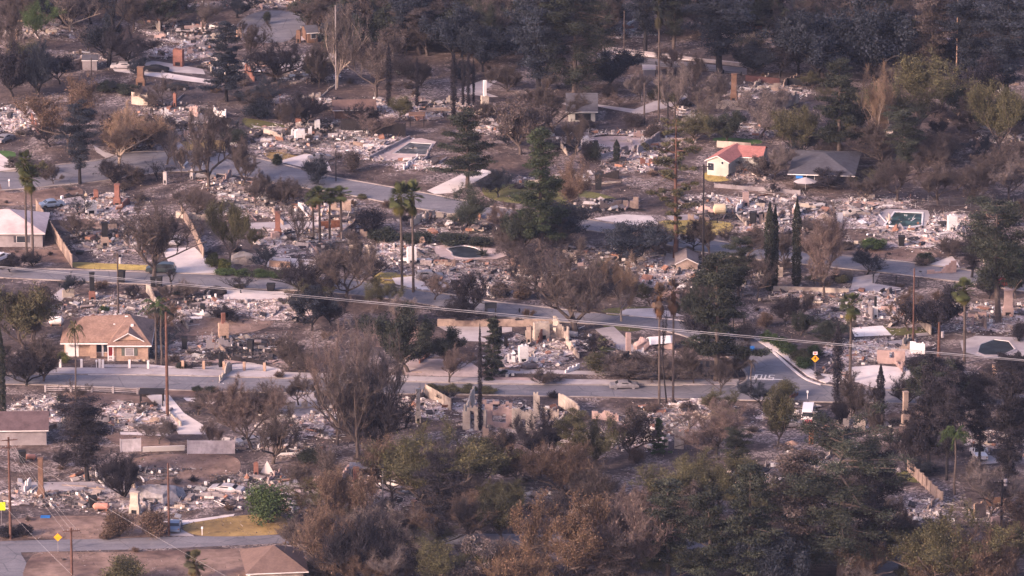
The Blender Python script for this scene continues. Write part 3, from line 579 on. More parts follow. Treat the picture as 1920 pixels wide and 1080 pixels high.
# ------------------------------------------------------------------ rubble
PAL = np.array([[.70, .665, .645], [.58, .54, .52], [.46, .415, .395], [.33, .285, .27], [.22, .18, .172], [.11, .088, .088], [.035, .03, .033], [.42, .25, .20], [.27, .14, .10], [.54, .43, .32]])
PW = np.array([.13, .15, .17, .15, .11, .10, .09, .03, .03, .04])
POOLS = [[(1650, 428), (1671, 394), (1738, 396), (1738, 426), (1700, 431)], [(728, 293), (764, 263), (818, 267), (804, 294)], [(834, 466), (870, 458), (905, 466), (916, 484), (880, 489), (846, 485)], [(1644, 681), (1735, 683), (1735, 690), (1640, 688)]]
CLEAR = AVOID[:8] + [AVOID[i] for i in range(13, 13 + len(CON))] + [px2g(q) for q in POOLS]
def blocked(x, y):
    b = np.zeros(np.shape(x), bool)
    for P in CLEAR:
        m_ = (x > P[:, 0].min()) & (x < P[:, 0].max()) & (y > P[:, 1].min()) & (y < P[:, 1].max())
        if m_.any(): b[m_] |= inpoly(x[m_], y[m_], P)
    return b
def rubble(cx, cy_, rx, ry, white=1., dens=1., hgt=.36, name='rubble'):
    rx *= 1.03; g = G(cx, cy_); ax = rx * mpp(cy_); ay = (G(cx, cy_ - ry)[1] - G(cx, cy_ + ry)[1]) / 2
    ph = rng.uniform(0, 6.28, 6)
    def lim(a): return 1 + .14 * np.sin(2 * a + ph[0]) + .12 * np.sin(3 * a + ph[1]) + .09 * np.sin(7 * a + ph[2]) + .07 * np.sin(13 * a + ph[3])
    def inside(x, y):
        u, v = x / ax, y / ay; r = (np.abs(u) ** 3 + np.abs(v) ** 3) ** (1 / 3); return r / lim(np.arctan2(v, u))
    st = .42; xs = np.arange(-ax * 1.3, ax * 1.3, st); ys = np.arange(-ay * 1.3, ay * 1.3, st); X, Y = np.meshgrid(xs, ys)
    r = inside(X, Y); e = np.clip((1.02 - r) * 5, 0, 1)
    def fbm(x, y):
        z = 0; 
        for k, (f, a_) in enumerate([(.35, .5), (.9, .3), (2.1, .2), (4.3, .1)]):
            z = z + a_ * np.sin(x * f + ph[k] + 1.7 * np.sin(y * f * .8 + ph[k + 1])) * np.cos(y * f * 1.1 + ph[k + 2] + 1.3 * np.sin(x * f * .7))
        return z
    def hz(x, y): return np.clip((1.02 - inside(x, y)) * 5, 0, 1) * hgt * (.42 + .9 * np.maximum(fbm(x, y), -.4)) + .03
    Z = hz(X, Y) + rng.normal(size=X.shape) * .02 * e - .05 * (r > 1)
    ny, nx = X.shape; V = np.stack([X.ravel() + rng.normal(size=X.size) * .08, Y.ravel() + rng.normal(size=X.size) * .08, Z.ravel()], 1)
    i = (np.arange(ny - 1)[:, None] * nx + np.arange(nx - 1)[None]).ravel(); F = np.stack([i, i + 1, i + nx + 1, i + nx], 1); F = F[(r.ravel()[F] < 1.0).all(1)]
    mb = MB(); F = F[~blocked(V[F[:, 0], 0] + g[0], V[F[:, 0], 1] + g[1])]; fc = fbm(V[F[:, 0], 0] * 1.3 + 9, V[F[:, 0], 1] * 1.3); fc = .4 * fc + fbm(V[F[:, 0], 0] * .33 + 3, V[F[:, 0], 1] * .33 + 1); c = np.clip(white * (.86 + 1.3 * fc) + rng.normal(size=len(F)) * .07, .08, 1.1)
    mb.add(V, F, np.stack([c * 1.0, c * .97, c * .96], 1), 0)
    n = int(ax * ay * 24 * dens); 
    x = rng.uniform(-ax, ax, n * 2) * 1.35; y = rng.uniform(-ay, ay, n * 2) * 1.35; k = inside(x, y) < rng.uniform(.3, 1.0, n * 2) ** 3 * .6 + .72; x, y = x[k][:n], y[k][:n]; bl_ = blocked(x + g[0], y + g[1]) & (rng.random(len(x)) < .94); x, y = x[~bl_], y[~bl_]; n = len(x)
    pw = PW.copy(); pw[:3] *= white ** 1.5; pw[4:7] *= 2 - white; pw /= pw.sum(); ci = rng.choice(len(PAL), n, p=pw)
    col = PAL[ci] * rng.uniform(.75, 1.02, (n, 1)); lf = np.clip(.86 + 1.5 * fbm(x * .33 + 3, y * .33 + 1), .13, 1.25) * (.75 + .25 * min(white, 1)); col = col * lf[:, None]; s = np.stack([rng.lognormal(-1.65, .6, n), rng.lognormal(-2.0, .5, n), rng.uniform(.015, .06, n)], 1); s[:, :2] = np.minimum(s[:, :2], 1.5)
    lb = rng.random(n) < .07; s[lb, 0] = rng.uniform(.7, 3.2, lb.sum()); s[lb, 1] = rng.uniform(.05, .11, lb.sum()); bg_ = rng.random(n) < .006; s[bg_, 0] = rng.uniform(.8, 2.2, bg_.sum()); s[bg_, 1] = rng.uniform(.5, 1.3, bg_.sum())
    Rm = np.einsum('nij,njk->nik', rotz(rng.uniform(0, 6.28, n)), rotx(rng.normal(size=n) * .25)); Rm = np.einsum('nij,njk->nik', Rm, np.transpose(rotz(rng.uniform(0, .1, n)), (0, 2, 1)))
    z = hz(x, y) + rng.uniform(-.02, .10, n) * hgt / .5 + s[:, 1] * .1
    boxes(mb, np.stack([x, y, z], 1), s, Rm, col, 1)
    m = n // 90; j = rng.integers(0, n, m); boxes(mb, np.stack([x[j], y[j], z[j] + .15], 1), np.stack([rng.uniform(.6, 2.4, m), rng.uniform(.3, 1.3, m), rng.uniform(.05, .5, m)], 1), np.einsum('nij,njk->nik', rotz(rng.uniform(0, 6, m)), rotx(rng.normal(size=m) * .5)), PAL[rng.choice([5, 6, 6, 4, 8, 3, 2, 4], m)], 1); m = n // 40; j = rng.integers(0, n, m); a = np.stack([x[j], y[j], z[j] - .2], 1); b = a + np.stack([rng.normal(size=m) * .45, rng.normal(size=m) * .45, rng.uniform(.4, 1.9, m)], 1)
    twigs(mb, a, b, rng.uniform(.03, .06, m), PAL[rng.choice([5, 6, 4, 8, 1], m)], 1)
    m = n // 26; j = rng.integers(0, n, m); boxes(mb, np.stack([x[j], y[j], z[j] + .15], 1), np.stack([rng.uniform(.15, .6, m), rng.uniform(.15, .4, m), rng.uniform(.15, .5, m)], 1), rotz(rng.uniform(0, 6, m)), PAL[rng.choice(len(PAL), m, p=pw)], 1)
    o = mb.build(name, [M_ASH, M_RUB]); o.location = (g[0], g[1], 0); AVOID.append(np.array([[g[0] - ax * .8, g[1] - ay * .8], [g[0] + ax * .8, g[1] - ay * .8], [g[0] + ax * .8, g[1] + ay * .8], [g[0] - ax * .8, g[1] + ay * .8]]))
    return tag(o, kind='stuff')
RUB = [(345, 62, 75, 20, 1.05), (340, 98, 55, 14, .7), (90, 60, 60, 14, .9), (25, 224, 55, 30, 1), (328, 214, 58, 22, 1), (375, 240, 60, 20, .95), (605, 262, 128, 32, 1), (795, 312, 55, 11, 1), (700, 290, 30, 14, .9), (735, 203, 65, 17, .85), (825, 205, 58, 18, .95), (585, 142, 55, 15, .8),
 (1180, 262, 90, 16, .8), (1180, 300, 70, 20, .8), (1435, 172, 68, 15, 1.05), (1295, 222, 30, 20, 1), (1390, 62, 50, 10, 1), (1500, 398, 185, 34, .95), (1740, 432, 105, 32, 1), (490, 388, 90, 24, .85), (180, 390, 85, 22, .9), (222, 448, 80, 30, .8), (575, 446, 92, 30, .95),
 (745, 478, 82, 28, 1.05), (960, 520, 180, 30, .62), (1235, 512, 115, 28, .85), (300, 582, 95, 22, .95), (175, 578, 85, 22, .85), (470, 578, 110, 24, .8), (415, 655, 120, 24, .65), (1000, 660, 80, 34, .9), (1190, 655, 55, 20, .6), (1620, 580, 90, 32, .85), (1640, 658, 90, 24, .95),
 (60, 772, 62, 26, .9), (265, 782, 75, 24, 1), (570, 790, 75, 30, 1), (330, 935, 120, 26, .65), (110, 930, 95, 26, .7), (560, 930, 60, 30, .75), (715, 925, 65, 30, .9), (790, 765, 50, 18, 1), (960, 790, 110, 34, .75), (1240, 800, 75, 36, .95), (1320, 770, 60, 20, .9),
 (1700, 805, 60, 16, .9), (1730, 965, 60, 26, .75), (1870, 962, 50, 24, .65), (1850, 595, 75, 26, .85), (1760, 60, 60, 16, .8), (1830, 162, 50, 14, .8), (1560, 95, 40, 12, .8), (1180, 60, 40, 14, .8), (480, 8, 110, 8, .8), (760, 10, 80, 10, .9), (1330, 545, 70, 20, .85), (850, 60, 40, 12, .6),
 (1480, 770, 55, 18, .8), (620, 395, 50, 18, .8), (1400, 330, 40, 12, .5), (560, 845, 60, 16, .6), (1870, 830, 60, 22, .7), (1060, 340, 60, 14, .55), (860, 420, 80, 20, .6), (1090, 480, 80, 18, .5), (1130, 385, 60, 14, .6), (1640, 255, 40, 10, .7), (820, 690, 60, 12, .6), (1510, 870, 60, 20, .9), (1330, 905, 60, 22, .8), (1010, 940, 70, 20, .8),
 (1450, 430, 60, 16, .7), (60, 415, 20, 8, .8), (360, 310, 50, 12, .6), (440, 350, 60, 12, .7), (1430, 890, 50, 20, .85)]
RUB += [(250, 262, 50, 12, .7), (440, 130, 60, 14, .6), (560, 190, 50, 12, .6), (1000, 345, 40, 12, .6), (430, 720, 40, 8, .5), (60, 690, 40, 10, .5), (1560, 460, 50, 10, .7), (1380, 520, 60, 16, .7), (1490, 560, 50, 14, .6), (1560, 700, 30, 10, .5), (880, 880, 50, 16, .7), 
 (1100, 830, 60, 20, .7), (1590, 800, 40, 14, .7), (480, 835, 60, 12, .7), (170, 800, 40, 14, .8), (240, 890, 100, 12, .4), (470, 905, 60, 18, .6), (1060, 270, 40, 14, .7), (930, 240, 50, 14, .7), (1760, 510, 40, 10, .5), (1820, 710, 60, 14, .5), (680, 40, 60, 14, .7), (160, 110, 40, 10, .6), (1380, 240, 60, 12, .8), (1480, 230, 50, 14, .8), (1650, 60, 70, 20, .6), (1880, 250, 50, 16, .6)]
for r_ in RUB: rubble(*r_)
# ------------------------------------------------------------------ ruins and street things
def fin(root, label, cat, group=None):
    USED.add(label); return tag(root, label, cat, group)
def chimney(px, pb, pt, wpx, mat, label, rot=None, style='step', cap=None, hearth=True, name='chimney', ext=None):
    """brick or plaster chimney left standing: wide firebox below, narrower stack above"""
    g = G(px, pb); H = max(HT(pb, pt), .9); W = wpx * mpp(pb); rot = rng.uniform(-.35, .35) if rot is None else rot
    root = empty(name, g, rot); D = min(W * .7, 1.0)
    if style == 'step':
        f = min(H * .34, 1.3); sw = W * rng.uniform(.66, .8); mb = MB(); hw, hh = W * .26, min(.75, f * .55); y0 = -D / 2
        box(mb, -W / 2, y0, -.05, -hw, D / 2, f); box(mb, hw, y0, -.05, W / 2, D / 2, f); box(mb, -hw, y0, hh, hw, D / 2, f); box(mb, -hw, D / 2 - .12, 0, hw, D / 2 - .002, hh - .003)
        v = [[-W / 2, y0, f], [W / 2, y0, f], [W / 2, D / 2, f], [-W / 2, D / 2, f], [-sw / 2, y0 + .08, f + .45], [sw / 2, y0 + .08, f + .45], [sw / 2, D / 2 - .05, f + .45], [-sw / 2, D / 2 - .05, f + .45]]
        mb.add(v, BF[2:]); mb.build('firebox', mat, root)
        m2 = MB(); box(m2, -sw / 2, y0 + .08, f + .452, sw / 2, D / 2 - .05, H - .14); m2.build('stack', cap or mat, root)
        m3 = MB(); box(m3, -sw / 2 - .07, y0 + .02, H - .137, sw / 2 + .07, D / 2 + .02, H); m3.build('cap', cap or mat, root)
        m4 = MB(); box(m4, -hw + .003, y0 + .15, .001, hw - .003, y0 + .17, hh - .004); m4.build('hearth', M_BLACK, root)
    else:       # straight block with a dark hearth opening low in its front
        hw, hh = W * .27, min(.7, H * .27); mb = MB(); y0 = -D / 2; hb = H * .05
        box(mb, -W / 2, y0, -.05, -hw, D / 2, H); box(mb, hw, y0, -.05, W / 2, D / 2, H); box(mb, -hw, y0, hb + hh, hw, D / 2, H - .004); box(mb, -hw, y0, -.05, hw, D / 2, hb)
        k = 3; xs = rng.uniform(-W / 2 + .1, W / 2 - .1, k); boxes(mb, np.stack([xs, np.zeros(k), np.full(k, H) + rng.uniform(0, .12, k)], 1), np.stack([np.full(k, .22), np.full(k, D * .7), rng.uniform(.06, .2, k)], 1), None)
        mb.build('stack', mat, root); m4 = MB(); box(m4, -hw + .003, y0 + .12, hb + .002, hw - .003, y0 + .2, hb + hh - .003); m4.build('hearth', M_BLACK, root)
        if ext:
            m5 = MB(); a = W * .2; box(m5, -a, -.25, H + .003, a, .25, H + ext); m5.build('flue', cap or M_BRICK, root)
    return fin(root, label, 'chimney' if 'fireplace' not in name else 'fireplace', 'chimneys and fireplaces left standing')
def wallr(p0, p1, hpx, mat, label, ragged=.35, opens=(), th=.22, name='ruined_wall', cell=.24, h2=None, cat='wall', group='broken walls among the rubble', cap=None):
    """standing wall with a broken top; opens = [(x0, x1, z0, z1)] as fractions"""
    a, b = G(*p0), G(*p1); L = float(np.linalg.norm((b - a)[:2])); ang = math.atan2(b[1] - a[1], b[0] - a[0]); H = hpx * mpp((p0[1] + p1[1]) / 2) / cp
    H2 = H if h2 is None else h2 * mpp(p1[1]) / cp; nx = max(int(L / cell), 3); cx = L / nx; nz = max(int(max(H, H2) / cell), 2); cz = max(H, H2) / nz
    ph = rng.uniform(0, 6, 3); chunk = np.repeat(rng.random(nx // 4 + 2), rng.integers(3, 6))[:nx]; chunk = np.resize(chunk, nx); xs = (np.arange(nx) + .5) / nx; top = H + (H2 - H) * xs
    top = top * (1 - ragged * np.clip(.15 + .4 * np.sin(xs * L * .7 + ph[0]) + .75 * chunk + .06 * rng.normal(size=nx), 0, 1))
    grid = (np.arange(nz)[None] + .5) * cz < top[:, None]; grid[:, 0] = True
    for (u0, u1, z0, z1) in opens:
        i0, i1 = int(round(u0 * nx)), max(int(round(u1 * nx)), int(round(u0 * nx)) + 1); j0, j1 = int(round(z0 * nz)), max(int(round(z1 * nz)), int(round(z0 * nz)) + 1); grid[i0:i1, j0:j1] = False
    V, F = [], []; t = th / 2
    def q(v): F.append([len(V) + i for i in range(4)]); V.extend(v)
    for i in range(nx):
        for j in range(nz):
            if not grid[i, j]: continue
            x0, x1, z0, z1 = i * cx, (i + 1) * cx, j * cz - (.05 if j == 0 else 0), (j + 1) * cz
            q([(x0, -t, z0), (x1, -t, z0), (x1, -t, z1), (x0, -t, z1)]); q([(x1, t, z0), (x0, t, z0), (x0, t, z1), (x1, t, z1)])
            if i == 0 or not grid[i - 1, j]: q([(x0, t, z0), (x0, -t, z0), (x0, -t, z1), (x0, t, z1)])
            if i == nx - 1 or not grid[i + 1, j]: q([(x1, -t, z0), (x1, t, z0), (x1, t, z1), (x1, -t, z1)])
            if j == nz - 1 or not grid[i, j + 1]: q([(x0, -t, z1), (x1, -t, z1), (x1, t, z1), (x0, t, z1)])
            if j and not grid[i, j - 1]: q([(x0, t, z0), (x1, t, z0), (x1, -t, z0), (x0, -t, z0)])
    mb = MB(); mb.add(V, F); o = mb.build(name, mat); o.location = a; o.rotation_euler = (0, 0, ang); fin(o, label, cat, group)
    if cap:
        m = MB(); box(m, -.05, -t - .06, H + .002, L + .05, t + .06, H + .1); m.build('coping', cap, o)
    return o
def fence(pts, hpx, mat, label, post=None, bay=2.4, kind='board', postmat=None, pw=.14, name='fence', pover=.12):
    P = [G(*p) for p in pts]; root = empty(name, P[0]); H = hpx * mpp(pts[0][1]) / cp; panel = MB()
    for a, b in zip(P[:-1], P[1:]):
        d = (b - a); L = float(np.linalg.norm(d[:2])); n = max(int(L / bay), 1); u = d / L; nn = np.array([-u[1], u[0], 0]); ang = math.atan2(u[1], u[0])
        for i in range(n):
            s = a + d * i / n - P[0]; c = s + np.array([0, 0, (H + pover) / 2]); m = MB(); boxes(m, [c], [pw, pw, H + pover], rotz(np.array([ang]))); m.build('post', postmat or mat, root)
            mid = s + d / n / 2; Rz = rotz(np.array([ang])); w_ = L / n - pw - .01
            if kind == 'board':
                k = max(int(w_ / .16), 2); x = (np.arange(k) + .5) / k - .5; hh = H * rng.uniform(.9, 1., k); cc = mid + x[:, None] * u * w_; cc[:, 2] = hh / 2 + .03; boxes(panel, cc, np.stack([np.full(k, w_ / k * .93), np.full(k, .03), hh], 1), np.repeat(Rz, k, 0), shade(k, 1, .2))
            elif kind == 'rail':
                for z in (.32, .62, .92): boxes(panel, [mid + [0, 0, H * z]], [w_, .06, .11], Rz)
            elif kind == 'bars':
                k = max(int(w_ / .14), 2); x = (np.arange(k) + .5) / k - .5; cc = mid + x[:, None] * u * w_; cc[:, 2] = H / 2; boxes(panel, cc, [.025, .025, H * .86], np.repeat(Rz, k, 0))
                for z in (.12, .88): boxes(panel, [mid + [0, 0, H * z]], [w_, .04, .04], Rz)
            elif kind == 'sheet':
                k = max(int(w_ / .15), 2); x = (np.arange(k) + .5) / k - .5; cc = mid + x[:, None] * u * w_ + nn * (.02 * (np.arange(k) % 2))[:, None]; cc[:, 2] = H / 2 + .02; boxes(panel, cc, np.stack([np.full(k, w_ / k * .99), np.full(k, .04), np.full(k, H)], 1), np.repeat(Rz, k, 0))
        last = b - P[0]
    m = MB(); boxes(m, [last + np.array([0, 0, (H + pover) / 2])], [pw, pw, H + pover], rotz(np.array([ang]))); m.build('post', postmat or mat, root)
    panel.build('boards' if kind == 'board' else 'rails' if kind in ('rail', 'bars') else 'panels', mat, root)
    return fin(root, label, 'fence', 'fences around the lots')
# cars: side profile lofted across the width
def car(px, pb, heading, color, label, kind='sedan', burnt=False, scale=1., name='parked_car', cat='car'):
    g = G(px, pb); root = empty(name, g, R(heading)); L, Wd = (4.6, 1.8) if kind != 'van' else (5.6, 2.0); L *= scale; Wd *= scale
    prof = {'sedan': [(-.5, .32), (-.5, .62), (-.46, .80), (-.31, .86), (-.19, 1.26), (-.02, 1.36), (.12, 1.32), (.27, .92), (.44, .80), (.5, .62), (.5, .32)],
            'suv': [(-.5, .38), (-.5, .90), (-.47, 1.02), (-.43, 1.56), (-.30, 1.68), (.08, 1.68), (.22, 1.12), (.43, 1.02), (.5, .80), (.5, .38)],
            'van': [(-.5, .35), (-.5, 1.0), (-.49, 2.0), (-.44, 2.15), (.30, 2.15), (.40, 1.9), (.46, 1.15), (.5, .8), (.5, .35)],
            'pickup': [(-.5, .42), (-.5, 1.0), (-.10, 1.0), (-.08, 1.6), (.14, 1.62), (.24, 1.08), (.45, .98), (.5, .75), (.5, .42)]}[kind]
    if burnt: prof = [(x, z * .88 - .03 if z > 1 else z - .06) for x, z in prof]
    P = np.array([(x * L, z) for x, z in prof]); n = len(P); zc = P[:, 1]; top = zc.max(); belt = {'sedan': .86, 'suv': 1.02, 'van': 1.15, 'pickup': 1.0}[kind]
    hw = Wd / 2 * np.where(zc > belt + .08, .80, np.where(zc > .7, .97, 1.0)); mb = MB()
    V = np.concatenate([np.stack([P[:, 0], -hw, zc], 1), np.stack([P[:, 0], hw, zc], 1)]); F = [[i, i + n, (i + 1) % n + n, (i + 1) % n] for i in range(n)]; mb.add(V, F)
    for sgn, off in ((-1, 0), (1, n)):
        c = np.array([[0, sgn * Wd / 2, .6]]); vv = np.concatenate([V[off:off + n], c]); tri = [[i, (i + 1) % n, n] for i in range(n)]
        if sgn > 0: tri = [t[::-1] for t in tri]
        mb.add(vv, tri)
    body = mb.build('body', color, root)
    up = [i for i in range(n) if zc[i] > belt - .02]; x0, x1 = P[up, 0].min() + .35, P[up, 0].max() - .35
    gl = MB(); zt = top - .12; z0 = belt + .04
    for sg in (-1, 1):
        y0, y1 = sg * (Wd / 2 * .93 + .006), sg * (Wd / 2 * .82 + .02); xa, xb = (x0, x1) if kind != 'pickup' else (-.06 * L, .17 * L); q = [[xa + .05, y0, z0], [xb - .02, y0, z0], [xb - .45, y1, zt], [xa + .25, y1, zt]]; gl.add(q, [[0, 1, 2, 3]] if sg < 0 else [[3, 2, 1, 0]])
    def slab(i, j, lo=.12, hi=.9):
        a, b = P[i], P[j]; nrm = np.array([-(b - a)[1], (b - a)[0]]); nrm /= np.linalg.norm(nrm); A = a + (b - a) * lo + nrm * .015; B = a + (b - a) * hi + nrm * .015; wa, wb = hw[i] * .86, hw[j] * .9
        gl.add([[A[0], -wa, A[1]], [B[0], -wb, B[1]], [B[0], wb, B[1]], [A[0], wa, A[1]]], [[0, 1, 2, 3]])
    pr = {'sedan': ((3, 4), (6, 7)), 'suv': ((2, 3), (5, 6)), 'van': ((1, 2), (5, 6)), 'pickup': ((2, 3), (4, 5))}[kind]
    for i, j in pr: slab(i, j, .25 if kind == 'van' and i == 1 else .12)
    gl.build('windows', M_BLACK if burnt else M_GLASS, root)
    r = .33 * scale * (.8 if burnt else 1)
    for sx in (-.31, .31):
        for sg in (-1, 1):
            m = MB(); y = sg * (Wd / 2 - .1); tube(m, [[sx * L, y - .1, r], [sx * L, y + .13 * sg + (0 if sg > 0 else .0), r]], [r, r], 14); tube(m, [[sx * L, y + .1, r], [sx * L, y - .12, r]], [r, r], 14)
            wo_ = m.build('wheel', M_METAL if burnt else M_BLACK, root)
    if not burnt:
        for sg in (-1, 1):
            m = MB(); box(m, L / 2 - .03, sg * Wd * .36 - .16, .62, L / 2 + .015, sg * Wd * .36 + .16, .78); m.build('headlight', M_WHITE, root)
            m = MB(); box(m, -L / 2 - .015, sg * Wd * .4 - .1, .66, -L / 2 + .03, sg * Wd * .4 + .1, .82); m.build('taillight', M_RUST, root)
    return fin(root, label, cat, 'vehicles left on the lots' if burnt else 'undamaged vehicles')
def pole(px, pb, pt, wpx, mat, label, arms=0, arot=0., trans=None, name='utility_pole', cat='pole', lean=0):
    g = G(px, pb); H = HT(pb, pt); r = wpx * mpp(pb) / 2; root = empty(name, g, arot); m = MB(); tube(m, [[0, 0, -.3], [lean / 2, 0, H / 2], [lean, 0, H]], [r * 1.15, r, r * .8], 8); m.build('shaft', mat, root)
    for i in range(arms):
        z = H - .35 - i * 1.1; m = MB(); box(m, -1.25, -r - .14, z - .07, 1.25, -r - .01, z + .07); ca = m.build('crossarm', mat, root)
        for x in (-1.1, -.5, .5, 1.1):
            q = MB(); tube(q, [[x, -r - .07, z + .073], [x, -r - .07, z + .26]], [.06, .05], 6); q.build('insulator', M_GREYWALL, ca)
    if trans is not None:
        m = MB(); z = H * trans; tube(m, [[.1 + r + .22, 0, z], [.1 + r + .22, 0, z + 1.0]], [.26, .26], 10); m.build('transformer', M_CONC2, root)
    return fin(root, label, cat, 'poles along the streets')
def thing_block(name, px, pb, parts, label, cat, rot=0., group=None):
    """parts: (part name, material, [(x0,y0,z0,x1,y1,z1), ...]) in metres about the base"""
    root = empty(name, G(px, pb), rot)
    for pn, mat, bxs in parts:
        m = MB()
        for b in bxs: box(m, *b)
        m.build(pn, mat, root)
    return fin(root, label, cat, group)
def bins(px, pb, pt, wpx, label, col=None):
    H = HT(pb, pt); W = wpx * mpp(pb) / 2; root = empty('wheelie_bin', G(px, pb), rng.uniform(-.3, .3)); m = MB()
    v = [[-W * .8, -W * .8, .08], [W * .8, -W * .8, .08], [W * .8, W * .8, .08], [-W * .8, W * .8, .08], [-W, -W, H * .9], [W, -W, H * .9], [W, W, H * .9], [-W, W, H * .9]]; m.add(v, BF); m.build('bin_body', col or M_BLACK, root)
    m = MB(); box(m, -W * 1.05, -W * 1.1, H * .903, W * 1.05, W * 1.05, H); m.build('lid', col or M_BLACK, root)
    m = MB(); tube(m, [[-W * .7, W * .9, .12], [W * .7, W * .9, .12]], [.12, .12], 8); m.build('wheels', M_BLACK, root); return fin(root, label, 'bin', 'black bins on the lots')
def gable(px0, px1, pb, depth, hwall, hroof, wall, roof, label, rot=0., eave=.45, windows=(), hip=False, ridge='x', name='house', cat='house', extra=()):
    """simple pitched house; px0..px1 is its front at ground row pb"""
    g0, g1 = G(px0, pb), G(px1, pb); W = g1[0] - g0[0]; root = empty(name, [(g0[0] + g1[0]) / 2, g0[1] + depth / 2, 0], rot); x, y = W / 2, depth / 2
    m = MB(); z = hwall
    for s in ([(-x, -y), (x, -y)], [(x, -y), (x, y)], [(x, y), (-x, y)], [(-x, y), (-x, -y)]): (a, b), (c, d) = s; m.add([[a, b, -.05], [c, d, -.05], [c, d, z], [a, b, z]], [[0, 1, 2, 3]])
    if not hip:
        if ridge == 'x': [m.add([[sx, -y, z], [sx, y, z], [sx, 0, z + hroof]], [[0, 1, 2]]) for sx in (-x, x)]
        else: [m.add([[-x, sy, z], [x, sy, z], [0, sy, z + hroof]], [[0, 1, 2]]) for sy in (-y, y)]
    m.build('wall', wall, root); X, Y = x + eave, y + eave; zt = z + hroof + .05; ze = z - .08 + .05; m = MB(); t = .14
    if hip:
        r = max(X - Y, 0) if ridge == 'x' else 0; ry = 0 if ridge == 'x' else max(Y - X, 0); v = [[-X, -Y, ze], [X, -Y, ze], [X, Y, ze], [-X, Y, ze], [-r, -ry, zt], [r, ry, zt]]
        if ridge == 'x': f4, f3 = [[0, 1, 5, 4], [2, 3, 4, 5]], [[1, 2, 5], [3, 0, 4]]
        else: f4, f3 = [[1, 2, 5, 4], [3, 0, 4, 5]], [[0, 1, 4], [2, 3, 5]]
        m.add(v, f4); m.add(v, f3)
    elif ridge == 'x': m.add([[-X, -Y, ze], [X, -Y, ze], [X, 0, zt], [-X, 0, zt], [-X, Y, ze], [X, Y, ze]], [[0, 1, 2, 3], [3, 2, 5, 4]])
    else: m.add([[-X, -Y, ze], [0, -Y, zt], [0, Y, zt], [-X, Y, ze], [X, -Y, ze], [X, Y, ze]], [[0, 1, 2, 3], [1, 4, 5, 2]])
    rf = m.build('roof', roof, root)
    def fas(*q): m = MB(); box(m, *q); m.build('fascia', M_WHITE, rf)
    if hip or ridge == 'x': fas(-X, -Y - .03, ze - t, X, -Y + .02, ze - .004); fas(-X, Y - .02, ze - t, X, Y + .03, ze - .004)
    if hip: m = MB(); box(m, -X, -Y + .021, ze - .03, X, Y - .021, ze - .02); m.build('soffit', M_BROWN, rf)
    if not hip and ridge == 'y':
        m = MB(); m.add([[-X, -Y - .02, ze - .14], [0, -Y - .02, zt - .14], [X, -Y - .02, ze - .14], [X, -Y - .02, ze], [0, -Y - .02, zt], [-X, -Y - .02, ze]], [[0, 1, 4, 5], [1, 2, 3, 4]]); m.build('fascia', M_WHITE, rf)
    for (fx, z0, ww, hh, shut) in windows:
        cx_ = -x + fx * W; m = MB(); box(m, cx_ - ww / 2 - .07, -y - .05, z0 - .07, cx_ + ww / 2 + .07, -y - .005, z0 + hh + .07); wd_ = m.build('window', M_WHITE, root); m = MB(); box(m, cx_ - ww / 2, -y - .07, z0, cx_ + ww / 2, -y - .052, z0 + hh); m.build('pane', M_GLASS, wd_)
        if shut:
            for sg in (-1, 1): m = MB(); box(m, cx_ + sg * (ww / 2 + .32) - .22, -y - .06, z0, cx_ + sg * (ww / 2 + .32) + .22, -y - .01, z0 + hh); m.build('shutter', shut, root)
    for pn, mat, bxs in extra:
        m = MB()
        for b in bxs: box(m, *b)
        m.build(pn, mat, root)
    return fin(root, label, cat)
